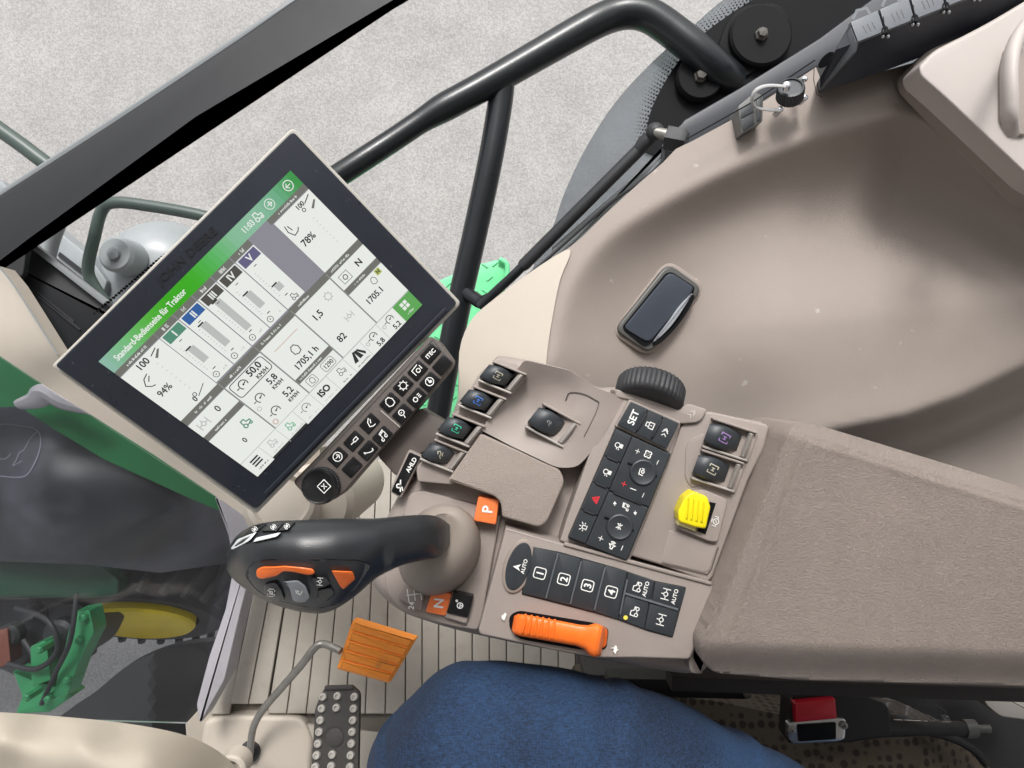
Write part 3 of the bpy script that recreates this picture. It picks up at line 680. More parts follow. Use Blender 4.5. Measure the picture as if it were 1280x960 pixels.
E0 = [(1063, 31), (1500, -158)]; E1 = [(1071, 53), (1500, -118)]
def LP(k, t): return ((1063 + 437 * k) * (1 - t) + (1071 + 429 * k) * t, (31 - 189 * k) * (1 - t) + (53 - 171 * k) * t)
ks = [0, .083, .17, .26, .35, .44]
for a, b2 in zip(ks[:-1], ks[1:]):
    mb = MB(); mb.slab([LP(a + .003, -.12), LP(b2 - .003, -.12), LP(b2 - .003, 1.0), LP(a + .003, 1.0)], Flat(.652), .003, .006, CLP, bev=1.2)
    for q in range(3):
        p0 = LP(a + .03 + q * .013, .3); p1 = LP(a + .034 + q * .013, .75); mb.stroke([p0, p1], .7, Flat(.6488), 0, FRG)
    c0 = LP(b2, .95); mb.stroke([(c0[0] - 4, c0[1] + 4), (c0[0] - 3, c0[1] - 2), (c0[0], c0[1] - 5), (c0[0] + 3, c0[1] - 3), (c0[0] + 4, c0[1] + 2)], 1.8, Flat(.6485), 0, FRIT)
    mb.stroke([c0, (c0[0] - 2, c0[1] - 17)], .9, Flat(.6484), 0, FRIT)
    for ox in (-3.4, 3.4): mb.lathe(P(c0[0] + ox, c0[1] + 8, .66), (0, -.4, 1), [(.0016, -.004), (.0015, .001), (.0003, .0015)], CHROME, n=10)
    if a < .2:
        h0 = LP(a + .035, -.15); mb.stroke([(h0[0] - 11, h0[1] + 3), (h0[0] - 6, h0[1] - 8), (h0[0] + 6, h0[1] - 11), (h0[0] + 11, h0[1] - 3)], 3.4, Flat(.649), 0, CLP)
    mb.build('clip_lid', s)

# ================================================================ icons (unit frame, y down, before turning)
def Cc(x, y, r, n=14): return ('l', ell(x, y, r, n=n) + [(x + r, y)])
ICON = {
 'lockx': [('l', [(-.2, -.5), (-.5, -.5), (-.5, .5), (-.2, .5)]), ('l', [(.2, -.5), (.5, -.5), (.5, .5), (.2, .5)]), ('l', [(-.15, -.2), (-.15, .2)]), ('l', [(.15, -.2), (.15, .2)]), ('l', [(-.2, 0), (.2, 0)])],
 'hydro': [('l', [(-.4, -.45), (-.15, -.45)]), ('l', [(.15, -.45), (.4, -.45)]), ('l', [(-.4, .45), (-.15, .45)]), ('l', [(.15, .45), (.4, .45)]), ('l', [(-.5, -.35), (-.5, .35)]), ('l', [(.5, -.35), (.5, .35)]), Cc(0, 0, .22, 10), ('l', [(-.3, .3), (.3, -.3)])],
 'hand': [('l', [(-.5, .4), (-.2, .1), (.1, .2), (.4, -.1), (.2, -.4), (-.1, -.2)]), ('l', [(-.1, .45), (.45, .3)])],
 'arrowc': [Cc(0, 0, .5), ('l', [(-.28, 0), (.28, 0)]), ('l', [(.02, -.27), (.28, 0), (.02, .27)])],
 'hammer': [('l', [(-.5, .1), (0, .1)]), ('l', [(0, -.12), (.5, -.12), (.5, .2), (0, .2), (0, -.12)])],
 'hook': [('l', [(.3, -.5), (-.1, -.2), (-.25, .3), (.1, .5), (.4, .5)]), ('l', [(.35, -.3), (.1, .1)])],
 'phone': [('l', [(-.5, -.2), (-.3, .1), (0, .3), (.4, .4)]), ('l', [(-.5, -.2), (-.5, .1)]), ('l', [(.4, .4), (.5, .15)])],
 'note': [Cc(-.25, .35, .14), Cc(.3, .25, .14), ('l', [(-.11, .35), (-.11, -.4), (.44, -.5), (.44, .25)]), ('l', [(-.11, -.25), (.44, -.35)])],
 'engine': [('l', [(-.35, -.2), (-.1, -.5), (.25, -.5), (.5, -.1), (.4, .4), (0, .5), (-.35, .3), (-.35, -.2)])],
 'gear': [Cc(0, 0, .38, 12)] + [('l', [(math.cos(a) * .38, math.sin(a) * .38), (math.cos(a) * .56, math.sin(a) * .56)]) for a in [k * math.pi / 4 for k in range(8)]],
 'cam': [('l', [(-.5, .3), (-.5, -.4), (.4, -.5)]), Cc(.05, .05, .22), ('l', [(.5, -.3), (.5, .2)])],
 'search': [Cc(0, -.15, .3), ('l', [(0, .15), (-.1, .55)]), ('l', [(-.12, -.15), (.1, -.15)])],
 'fansm': [Cc(-.25, .05, .25, 8), ('l', [(.2, -.2), (.5, -.2)]), ('l', [(.2, 0), (.5, 0)]), ('l', [(.2, .2), (.5, .2)])],
 'power': [Cc(0, 0, .45), ('p', [(-.12, -.1), (.25, -.05), (.2, .22), (-.1, .15)]), ('l', [(0, -.35), (0, -.1)])],
 'xbox': [('l', [(-.5, -.5), (.5, -.5), (.5, .5), (-.5, .5), (-.5, -.5)]), ('l', [(-.2, -.25), (.2, .25)]), ('l', [(.2, -.25), (-.2, .25)])],
 'lamp': [Cc(.05, -.15, .3), ('l', [(-.1, .15), (-.1, .5), (.3, .5), (.3, .15)]), ('l', [(-.5, -.1), (-.35, -.1)]), ('l', [(-.5, .2), (-.3, .1)]), ('p', [(-.1, .2), (.3, .2), (.2, .5), (0, .5)])],
 'tri': [('l', [(0, -.5), (.52, .4), (-.52, .4), (0, -.5)]), ('l', [(0, -.2), (.24, .24), (-.24, .24), (0, -.2)])],
 'beacon': [('l', [(-.3, .45), (.3, .45)]), ('l', [(-.2, .35), (-.2, -.1), (.2, -.1), (.2, .35)]), ('l', [(0, -.25), (0, -.5)]), ('l', [(-.3, -.15), (-.5, -.35)]), ('l', [(.3, -.15), (.5, -.35)]), ('l', [(-.35, .1), (-.55, .1)]), ('l', [(.35, .1), (.55, .1)])],
 'plus': [('l', [(-.5, 0), (.5, 0)]), ('l', [(0, -.5), (0, .5)])], 'minus': [('l', [(-.5, 0), (.5, 0)])],
 'fan': [Cc(-.2, -.2, .2, 10), Cc(.2, -.2, .2, 10), Cc(-.2, .2, .2, 10), Cc(.2, .2, .2, 10), Cc(0, 0, .07, 8)],
 'star': [('l', [(-.4, -.4), (.4, .4)]), ('l', [(.4, -.4), (-.4, .4)]), ('l', [(-.5, 0), (.5, 0)])],
 'speaker': [('l', [(-.4, -.15), (-.15, -.15), (.1, -.4), (.1, .4), (-.15, .15), (-.4, .15), (-.4, -.15)]), ('l', [(.25, -.2), (.32, 0), (.25, .2)]), ('l', [(.42, -.32), (.5, 0), (.42, .32)])],
 'up': [('p', [(0, -.5), (.4, .1), (-.4, .1)]), ('l', [(0, .1), (0, .45)])],
 'lock': [('l', [(-.35, -.05), (.35, -.05), (.35, .5), (-.35, .5), (-.35, -.05)]), ('l', [(-.22, -.05), (-.22, -.4), (.22, -.4), (.22, -.05)]), ('l', [(0, .12), (0, .32)])],
 'wave': [('l', [(-.5, -.3), (-.2, 0), (-.5, .3)]), ('l', [(-.05, -.4), (.3, 0), (-.05, .4)]), ('l', [(.2, -.3), (.5, 0), (.2, .3)])],
 'tractor': [Cc(-.3, .22, .2), Cc(.32, .3, .12), ('l', [(-.4, 0), (-.35, -.45), (.02, -.45), (.08, -.1), (.45, -.05), (.45, .18)]), ('l', [(-.1, .25), (.2, .3)])],
 'tractor4': [Cc(-.3, .25, .16), Cc(.3, .25, .16), ('l', [(-.45, .1), (-.4, -.3), (.0, -.3), (.1, -.05), (.45, .0), (.45, .1)]), ('l', [(-.14, .25), (.14, .25)])],
 'diff': [Cc(0, 0, .2, 10), ('l', [(-.5, -.4), (-.5, .4)]), ('l', [(.5, -.4), (.5, .4)]), ('l', [(-.5, 0), (-.2, 0)]), ('l', [(.2, 0), (.5, 0)]), ('l', [(0, -.2), (0, -.45)])],
 'steer': [('p', [(-.4, .35), (0, -.55), (.4, .35), (0, .1)])],
 'pto': [Cc(0, 0, .3, 10), ('l', [(-.5, -.3), (-.5, .1), (-.3, .1)]), ('l', [(.5, -.3), (.5, .1), (.3, .1)]), ('l', [(-.2, -.45), (.2, -.45)]), ('l', [(-.15, .1), (.15, -.1)])],
 'hare': [('p', [(-.5, .2), (-.2, -.1), (.1, -.05), (.1, -.5), (.25, -.1), (.5, .0), (.45, .2), (.1, .3), (.1, .5), (-.1, .3)])],
 'tortoise': [('p', [(-.45, .2), (-.35, -.15), (0, -.35), (.3, -.15), (.55, -.05), (.5, .1), (.35, .2)])],
 'pattern': [('l', [(-.5, 0), (.5, 0)]), ('l', [(-.4, -.4), (-.4, .4)]), ('l', [(0, -.4), (0, .4)]), ('l', [(.4, -.4), (.4, .4)])],
 'wheelr': [Cc(0, 0, .32), ('l', [(-.32, 0), (.32, 0)]), ('l', [(0, 0), (0, .32)]), Cc(.5, -.42, .1, 8)],
 'rod': [Cc(-.1, -.1, .18), ('l', [(-.5, .35), (.5, -.25)]), ('l', [(-.3, .5), (0, .2)])],
 'gauge': [('l', [(math.cos(a) * .42, math.sin(a) * .42) for a in [math.radians(130 + k * 26) for k in range(11)]]), ('p', ell(0, 0, .09, n=8)), ('l', [(0, 0), (.3, -.1)]), ('l', [(-.75, .0), (-.5, 0)])],
}
def icon(m_, name, x, y, k, ang, S, r, mt, w=.09):
    ca, sa = math.cos(math.radians(ang)), math.sin(math.radians(ang))
    T = lambda q: (x + (q[0] * ca + q[1] * sa) * k, y + (-q[0] * sa + q[1] * ca) * k)
    for it in ICON[name]:
        if it[0] == 'l': m_.stroke([T(q) for q in it[1]], w * k, S, r, mt)
        else: m_.face([T(q) for q in it[1]], S, r, mt)

# ================================================================ armrest console
t = con = thing('armrest_console', P(780, 640, .66), 'beige armrest console full of black keys, rockers and levers', 'console')
B0 = Flat(.640)
mb = MB()
outl = [(545, 590), (560, 548, 4), (603, 470), (622, 444, 6), (660, 450, 8), (712, 462, 10), (748, 486, 12), (775, 484), (850, 512), (895, 517, 12), (962, 529, 8), (990, 532), (960, 640), (905, 790), (880, 840, 8), (858, 842, 20), (800, 834, 30), (700, 814, 40), (640, 803, 40), (560, 785, 30), (500, 765, 40), (470, 738, 26), (461, 715, 20), (476, 662, 30), (500, 615, 20), (520, 592, 5)]
mb.slab(outl, B0, 0, .075, BEIGE, bev=12, rad=6, seg=6, bm=.016); body = mb.build('console_body', t)
D0 = Flat(.622)
# lever quadrant panel
mb = MB()
mb.slab([(512, 616, 8), (530, 613), (600, 632), (626, 644), (603, 770, 4), (597, 788, 4), (560, 782, 20), (505, 766, 24), (483, 742, 16), (481, 720)], Flat(.634), 0, .02, BEIGE, bev=2.5, rad=3)
mb.build('lever_quadrant', t)
# front palm pad
mb = MB()
mb.slab([(601, 542, 4), (645, 562), (700, 587, 6), (706, 602, 8), (684, 652, 8), (674, 659, 6), (628, 646, 3), (626, 628, 5), (618, 620, 4), (560, 600, 3)], Flat(.612), 0, .03, GRAIN, bev=2.5, rad=3, seg=4); mb.build('palm_pad', t)
# upper deck with the single rocker
fu = tps([(603, 535, .616), (622, 500, .618), (640, 460, .618), (655, 452, .618), (712, 464, .612), (750, 488, .61), (780, 500, .614), (660, 520, .632), (672, 500, .632), (650, 490, .632), (700, 480, .622), (690, 540, .620), (735, 540, .613), (720, 520, .614), (700, 580, .613), (712, 582, .614), (660, 565, .613), (760, 520, .613)])
mb = MB(); mb.hf(rnd([(602, 538, 2), (628, 490, 3), (655, 450, 6), (712, 463, 6), (748, 486, 8), (782, 497, 3), (748, 556, 6), (738, 566, 4), (722, 584, 10), (697, 585, 10), (640, 558, 4)], 3), fu, 4, BEIGE, skirt=.03); updeck = mb.build('upper_deck', t, sharp=60)
HU = Hit(updeck, .62)
mb = MB(); mb.stroke(smooth([(707, 501), (711, 492), (720, 491), (733, 494), (749, 503)], 5), 1.6, HU, .0006, DKGAP); mb.stroke(smooth([(749, 503), (744, 518), (730, 546)], 4), .9, HU, .0005, DKGAP); mb.build('cover_seam', t)
# keypad block
S3 = Flat(.606)
mb = MB(); mb.slab([(770, 500, 2), (783, 497), (852, 527), (838, 572), (785, 706), (700, 676), (708, 650), (742, 552)], Flat(.614), 0, .03, BEIGE, bev=2, rad=2); mb.build('keypad_surround', t)
mb = MB(); mb.slab([(770, 535, 2), (839, 567, 2), (784, 701, 2), (710, 673, 2)], S3, -.002, .02, RUBBER, rad=2); kb = mb.build('key_block', t)
def quadlerp(q, a, b2):
    (x0, y0), (x1, y1), (x2, y2), (x3, y3) = q
    return (x0 * (1 - a) * (1 - b2) + x1 * a * (1 - b2) + x2 * a * b2 + x3 * (1 - a) * b2, y0 * (1 - a) * (1 - b2) + y1 * a * (1 - b2) + y2 * a * b2 + y3 * (1 - a) * b2)
Q = [(771, 536), (838, 567), (783, 700), (711, 672)]
AN = 66
def key(name, q, S, top_, m_, ic, parent, mt=WHT, k=9, ang=AN, pos=(.5, .5), w=.1, bev=1.0, extra=(), thick=.008, label=None, text=None, rad=1.5):
    b_ = MB(); b_.slab(q, S, top_, thick, m_, bev=bev, rad=rad)
    if ic: x, y = quadlerp(q, *pos); icon(b_, ic, x, y, k, ang, S, top_ + .0004, mt, w)
    for e in extra: e(b_, top_ + .0004)
    if text: x, y = quadlerp(q, *pos); b_.text(text, x, y, k, ang, S, top_ + .0004, mt, bold=k * .06)
    return b_.build(name, parent, label)
def cell(a0, b0, a1, b1): return [quadlerp(Q, a0, b0), quadlerp(Q, a1, b0), quadlerp(Q, a1, b1), quadlerp(Q, a0, b1)]
for (b0, b1, ic, mt_, lab) in ((0, .25, 'lamp', WHT, 'lamp key at the top'), (.25, .49, 'lamp', WHT, 'lamp key in the middle'), (.49, .74, 'tri', REDP, 'hazard key with red triangle'), (.74, 1, 'beacon', WHT, 'beacon key')):
    key('key', cell(0, b0 + .004, .285, b1 - .004), S3, .0006, KEY, ic, kb, mt_, 10 if ic != 'tri' else 9, AN, label=lab)
for b0 in (.25, .49, .74):
    p0 = quadlerp(Q, .04, b0); p1 = quadlerp(Q, .24, b0); mb = MB(); mb.slab([(p0[0] - .6, p0[1] - 1.2), (p1[0] - .6, p1[1] - 1.2), (p1[0] + .2, p1[1] + 1.4), (p0[0] + .2, p0[1] + 1.4)], S3, .0022, .003, RUBBER, bev=.8); mb.build('finger_rib', kb)
def dec(*its):
    def f(b_, r):
        for it in its:
            if it[0] == 't': b_.text(it[1], it[2], it[3], it[4], it[5] if len(it) > 5 else AN, S3, r, it[6] if len(it) > 6 else WHT, bold=it[4] * .08)
            else: icon(b_, it[0], it[1], it[2], it[3], it[4] if len(it) > 4 else AN, S3, r, it[5] if len(it) > 5 else WHT, .13)
    return f
key('rocker_pad', cell(.295, 0.004, 1, .50), S3, .0006, KEY, None, kb, extra=[dec(('plus', 797, 564, 6), ('fan', 810, 568, 10), ('minus', 822, 578, 6), ('plus', 780, 605, 6.5, AN, REDP), ('minus', 791.5, 611.5, 8, -20), ('minus', 804, 619, 6))], label='climate control pad')
key('rocker_pad', cell(.295, .51, 1, 1), S3, .0006, KEY, None, kb, extra=[dec(('up', 768.5, 629.5, 6, 0), ('note', 782, 634, 9), ('up', 794, 641, 6, 180), ('plus', 751, 673, 6.5), ('speaker', 765, 682, 10), ('minus', 777.5, 685, 6.5))], label='radio control pad')
for cx, cy, ic in ((803, 590, 'cam'), (774, 658, 'star')):
    mb = MB(); mb.lathe(S3.map(cx, cy, -.001), (0, 0, 1), [(.0110, 0), (.0110, .0022), (.0104, .0032), (.0095, .0036), (.0070, .0028), (.001, .0026)], KEY, n=48)
    icon(mb, ic, cx, cy, 8, AN, S3, .0019, WHT, .14); mb.build('round_key', kb)
    for dx, dy in ((-13, -7), (13, 7)): mb = MB(); mb.slab(rect(cx + dx * 1.12, cy + dy * 1.0 - 3, 8, 2.4, -22), S3, .0018, .002, FRIT, bev=.6); mb.build('finger_rib', kb)
mb = MB(); mb.slab([quadlerp(Q, .38, .50), quadlerp(Q, .88, .50), quadlerp(Q, .88, .512), quadlerp(Q, .38, .512)], S3, .0022, .003, RUBBER, bev=.5); mb.build('finger_rib', kb)
# SET keys
mb = MB(); mb.slab([(787, 499, 2), (851, 527, 2), (835, 565, 2), (769, 533, 2)], Flat(.606), -.001, .02, BEIGE, bev=1.5, rad=2); mb.build('cruise_surround', t)
Q2 = [(789, 502), (849, 529), (833, 561), (772, 531)]
def c2_(a0, a1): return [quadlerp(Q2, a0, 0), quadlerp(Q2, a1, 0), quadlerp(Q2, a1, 1), quadlerp(Q2, a0, 1)]
S4 = Flat(.604)
key('key', c2_(0, .36), S4, .0008, KEY, None, t, k=9, text='SET', ang=66, label='key marked SET')
key('key', c2_(.37, .67), S4, .0008, KEY, 'lock', t, k=11, ang=66, label='key with padlock symbol')
key('key', c2_(.68, 1), S4, .0008, KEY, 'wave', t, k=10, ang=66, label='key with wavy arrows')
for a in (.365, .675):
    p0 = quadlerp(Q2, a, .15); p1 = quadlerp(Q2, a, .85); mb = MB(); mb.slab([(p0[0] - 1, p0[1]), (p0[0] + 1, p0[1] + .5), (p1[0] + 1, p1[1] + .5), (p1[0] - 1, p1[1])], S4, .003, .004, RUBBER, bev=.8); mb.build('finger_rib', t)
# speed wheel
mb = MB(); axw = Vector((-.26, -.80, .45)).normalized(); wc_ = P(812, 493, .622)
R0 = .029
n_ = 120; prof = [(R0 * .80, -.010), (R0 * .95, -.010), (R0, -.0075), (R0, .0045), (R0 * .95, .0080), (R0 * .86, .0095), (R0 * .5, .009)]
vs = []; z = axw; u = z.orthogonal().normalized(); q_ = z.cross(u)
for (r, h) in prof:
    for k in range(n_):
        a = 2 * math.pi * k / n_; rr = r - (.0010 if (k % 3 == 0 and r > R0 * .9) else 0); vs.append(wc_ + z * h + (u * math.cos(a) + q_ * math.sin(a)) * rr)
K_ = len(prof); fs = [(j * n_ + k, j * n_ + (k + 1) % n_, (j + 1) * n_ + (k + 1) % n_, (j + 1) * n_ + k) for j in range(K_ - 1) for k in range(n_)] + [tuple(reversed(range(n_))), tuple(range((K_ - 1) * n_, K_ * n_))]
mb.add(vs, fs, RUBBER); mb.build('speed_wheel', t, sharp=50)
mb = MB(); mb.slab([(768, 486, 6), (776, 488, 4), (815, 500, 10), (848, 512), (860, 504, 6), (884, 512, 4), (876, 528, 10), (850, 530, 4), (788, 500), (770, 497, 4)], Flat(.612), 0, .03, BEIGE, bev=2, rad=3)
icon(mb, 'wave', 865, 517, 10, 40, Flat(.612), .0004, mat('pale print', (196, 190, 184), .5), .08); mb.build('wheel_surround', t)
# right deck
D5 = Flat(.616)
mb = MB(); mb.slab([(852, 530, 3), (886, 514, 6), (962, 531, 8), (955, 560), (935, 600), (890, 722, 4), (884, 728, 3), (826, 706), (786, 694), (836, 575)], D5, 0, .03, BEIGE, bev=3, rad=3, seg=4); rd = mb.build('right_deck', t)
mb = MB(); mb.slab(rnd([(857, 560, 30), (862, 549, 20), (884, 540, 10), (880, 600), (866, 612, 10), (856, 598, 20)], 3), D5, .0012, .003, BEIGE, bev=1.2, rad=2); mb.build('raised_boss', t)
mb = MB(); mb.slab([(836, 662, 3), (898, 682, 4), (885, 717, 7), (826, 703, 4)], D5, .0006, .003, BEIGE, bev=1.6, rad=4); mb.build('storage_recess', t)
mb = MB(); mb.stroke([(827, 704), (884, 718), (889, 712), (898, 684)], 1.4, D5, .0014, DKGAP); mb.build('recess_seam', t)

def rocker(c, e1, e2, L1, L2, ic, icm, lab, S, k=9, hgt=.012, finl=None, kang=62):
    """pocket with two fins, black paddle and silver finger lever; e1 runs along the fins"""
    c = Vector(c); e1 = Vector(e1).normalized(); e2 = Vector(e2).normalized()
    W_ = lambda a, b2: tuple(c + e1 * a + e2 * b2)
    r = MB(); r.slab([W_(-L1 * .44, -L2 / 2), W_(L1 / 2, -L2 / 2), W_(L1 / 2, L2 / 2), W_(-L1 * .44, L2 / 2)], S, -.0045, .001, FRIT, rad=2)
    for s_ in (-1, 1):
        r.slab([W_(-L1 * .56, s_ * L2 * .5 - 1.8), W_(L1 * .52, s_ * L2 * .5 - 1.6), W_(L1 * .54, s_ * L2 * .5 + 1.4), W_(-L1 * .54, s_ * L2 * .5 + 1.4)], S, hgt * .45, .028, SILV if s_ > 0 else BEIGE, bev=1.1, rad=1.6)
    r.slab([W_(L1 * .43, -L2 * .5), W_(L1 * .56, -L2 * .5), W_(L1 * .56, L2 * .52), W_(L1 * .43, L2 * .52)], S, .001, .02, BEIGE, bev=1, rad=1)
    pk = r.build('rocker_pocket', t)
    r = MB(); secs = []
    for i in range(9):
        u = i / 8; a = -L1 * .58 + u * L1 * .80; zz = hgt * (math.sin(math.pi * (.16 + .80 * u)) ** .7) - .0035 * u
        w_ = L2 * .40 * (.80 + .2 * math.sin(math.pi * min(1, u * 1.15))); sec = []
        for (bb, dz) in ((-1, -.02), (-1, -.004), (-.93, -.0015), (-.75, -.0002), (0, .0005), (.75, -.0002), (.93, -.0015), (1, -.004), (1, -.02)):
            p = W_(a, bb * w_); sec.append(S.map(p[0], p[1], zz + dz))
        secs.append(sec)
    r.loft(secs, RUBBER if 0 else KEY); pad = r.build('paddle', pk, sharp=50)
    HP = Hit(pad, S.d); HP.b = HP.b
    r = MB(); x, y = W_(-L1 * .14, 0); icon(r, ic, x, y, k, kang, Hit2(pad, S.d), .0006, icm, .11); r.build('symbol', pk)
    r = MB(); r.loft([[S.map(*W_(L1 * .42 - s1 * 5, b2), h_) for s1, h_ in ((1.0, -.008), (.9, hgt * .2), (0, hgt * .62 * hh), (-.5, hgt * .45 * hh), (-.7, -.008))] for b2, hh in ((-L2 * .46, .3), (-L2 * .40, .9), (-L2 * .1, 1.1), (L2 * .2, 1.05), (L2 * .40, .7), (L2 * .46, .2))], SILV)
    r.build('finger_lever', pk, lab, sharp=50)
    pk['label'] = lab; del r
class Hit2(Hit):
    def __init__(s, ob, d):
        root = ob
        while root.parent is not None: root = root.parent
        v = [Vector(q.co) + root.location for q in ob.data.vertices]
        s.b = BVHTree.FromPolygons(v, [tuple(f.vertices) for f in ob.data.polygons]); s.d = d
SR = Flat(.618)
mb = MB(); mb.slab([(600, 466, 6), (622, 447, 4), (656, 458, 4), (600, 545, 3), (566, 606, 4), (522, 602, 4), (520, 584, 6), (548, 552)], Flat(.6235), 0, .03, BEIGE, bev=2, rad=3); mb.build('rocker_bank', t)
e1 = (.93, .37)
rocker((628, 472), e1, (-.62, .78), 42, 30, 'lockx', TANP, 'rocker with tan symbol', SR)
rocker((603, 503), e1, (-.62, .78), 42, 30, 'lockx', BLUEP, 'rocker with blue symbol', SR)
rocker((576, 538), e1, (-.62, .78), 42, 32, 'lockx', GREENP, 'rocker with green symbol', SR)
rocker((555, 570), e1, (-.60, .80), 42, 30, 'hand', TANP, 'rocker with grey hand symbol', Flat(.622))
rocker((692, 532), (.88, .48), (-.62, .80), 50, 36, 'hand', GRY, 'single rocker in the hollow of the upper deck', Flat(.618), k=7)
rocker((913, 550), (.93, .30), (-.34, .94), 54, 37, 'lockx', VIOP, 'rocker with violet symbol', Flat(.614), k=11)
rocker((898, 589), (.93, .30), (-.34, .94), 52, 37, 'lockx', TANP, 'rocker with grey symbol', Flat(.614), k=11)
# yellow pto switch
mb = MB(); mb.slab([(862, 613), (880, 612), (910, 625, 6), (897, 678, 5), (885, 676), (846, 660, 4), (850, 640)], Flat(.614), .004, .02, BEIGE, bev=1.4, rad=3)
mb.slab([(880, 626), (895, 629), (882, 668), (872, 664)], Flat(.614), .0047, .003, FRIT)
icon(mb, 'pto', 895, 652, 12, 70, Flat(.6096), .0004, WHT, .07); ph = mb.build('pto_housing', t)
mb = MB(); SYb = Flat(.600); yo = [(866, 614, 3), (884, 621, 3), (888, 634, 2), (882, 661, 3), (869, 659, 3), (848, 652, 4), (847, 640, 3), (855, 622, 4)]
mb.slab(yo, SYb, 0, .02, YELL, bev=2.8, rad=3, seg=5)
for k in range(4):
    x = 857 + k * 6.2; mb.slab([(x + 3.5, 621 + k * 1.6), (x + 5.8, 622 + k * 1.6), (x + 2.8, 649 + k * 1.4), (x + .2, 648 + k * 1.4)], SYb, .0014, .003, YELL, bev=.9, rad=1)
mb.slab([(848, 650), (870, 659), (869, 664), (847, 656)], SYb, -.006, .012, mat('pale yellow side', (222, 214, 150), .5), bev=.8); mb.build('yellow_knob', ph)
# bottom strip
D6 = Flat(.610)
mb = MB(); mb.slab([(632, 660, 2), (740, 690), (884, 729, 3), (893, 734, 3), (872, 800), (862, 824, 5), (800, 822), (745, 822), (690, 812), (601, 793, 5), (598, 788)], D6, 0, .03, BEIGE, bev=2.5, rad=3, seg=4); strip = mb.build('lower_strip', t)
mb = MB(); mb.slab([(706, 678, 1), (890, 728, 1), (889, 732, 1), (704, 682, 1)], D6, .002, .004, BEIGE, bev=1.2, seg=3); mb.build('raised_rib', t)
S6 = Flat(.6085)
mb = MB(); mb.slab([(658, 682), (700, 690), (775, 711), (818, 726), (858, 734), (841, 797), (810, 789), (773, 775), (742, 766), (652, 743)], D6, .0006, .004, RUBBER, rad=2); nb = mb.build('number_key_block', t)
def nk(q, txt, label):
    b_ = MB(); b_.slab(q, S6, .0010, .005, KEY, bev=1.0, rad=1.2); x = sum(p[0] for p in q) / 4; y = sum(p[1] for p in q) / 4
    if txt:
        b_.text(txt, x, y, 9.2, 75, S6, .0014, WHT, bold=.7)
        b_.stroke(rnd(rect(x, y, 13.5, 14.5, 75), 3.2, 3), 1.2, S6, .0014, WHT, closed=True)
    return b_.build('number_key', nb, label)
nk([(667, 684), (697, 691), (682, 749), (653, 742)], '1', 'key 1'); nk([(698, 691), (726, 699), (712, 757), (683, 749)], '2', 'key 2')
nk([(727, 699), (756, 707), (742, 765), (713, 757)], '3', 'key 3'); nk([(757, 707), (784, 714), (772, 774), (743, 765)], '4', 'key 4')
for x0, y0, x1, y1 in ((697.5, 692, 682.5, 748), (726.5, 702, 713, 755), (756.5, 709, 743, 763), (784, 725, 775, 768)):
    mb = MB(); mb.slab([(x0 - 1, y0), (x0 + 1, y0 + .3), (x1 + 1, y1 + .3), (x1 - 1, y1)], S6, .0026, .004, mat('worn black plastic', (92, 96, 100), .3), bev=.8); mb.build('finger_rib', nb)
def mk(q, ic, extra, label, led=False):
    b_ = MB(); b_.slab(q, S6, .0010, .005, KEY, bev=1.0, rad=1.2); x = sum(p[0] for p in q) / 4; y = sum(p[1] for p in q) / 4
    icon(b_, ic, x - (3 if extra else 0), y - (1 if extra else 0), 13, 75, S6, .0014, WHT, .085)
    if extra: b_.text(extra, x + 8, y + 2, 5, 75, S6, .0014, WHT, bold=.35)
    r = b_.build('mode_key', nb, label)
    if led: b_ = MB(); b_.lathe(S6.map(782, 772, .0012), (0, 0, 1), [(.0018, 0), (.0017, .0003), (.0002, .0005)], emat('amber led', (255, 224, 90), .75), n=16); b_.build('indicator_lamp', r)
mk([(785, 715), (818, 726), (811, 753), (782, 743)], 'tractor4', 'AUTO', 'key with tractor symbol and AUTO')
mk([(819, 727), (857, 735), (850, 762), (815, 751)], 'diff', 'AUTO', 'key with axle symbol and AUTO')
mk([(782, 744), (811, 753), (805, 786), (773, 774)], 'tractor4', None, 'key with lit yellow dot', True)
mk([(812, 754), (848, 763), (840, 796), (806, 786)], 'diff', None, 'key with axle symbol')
mb = MB(); mb.slab([(782, 741), (848, 761), (847.4, 763.5), (781.4, 743.5)], S6, .0024, .003, MATS['worn black plastic'], bev=.6); mb.build('finger_rib', nb)
mb = MB(); mb.slab(ell(648, 708, 35, 18.5, 73, 40), D6, .0024, .006, mat('brushed ring', (158, 146, 138), .4, metal=.3), bev=2.2); mb.build('ring', nb)
mb = MB(); mb.slab(ell(648, 708, 31, 14.5, 73, 40), D6, .0034, .006, KEY, bev=1.5, crown=-.0008); icon(mb, 'steer', 647, 709, 11, 80, D6, .0036, WHT, .1); mb.text('AUTO', 655, 708, 4.8, 75, D6, .0038, WHT, bold=.3); mb.build('steering_key', nb, label='oval key with arrow and AUTO')
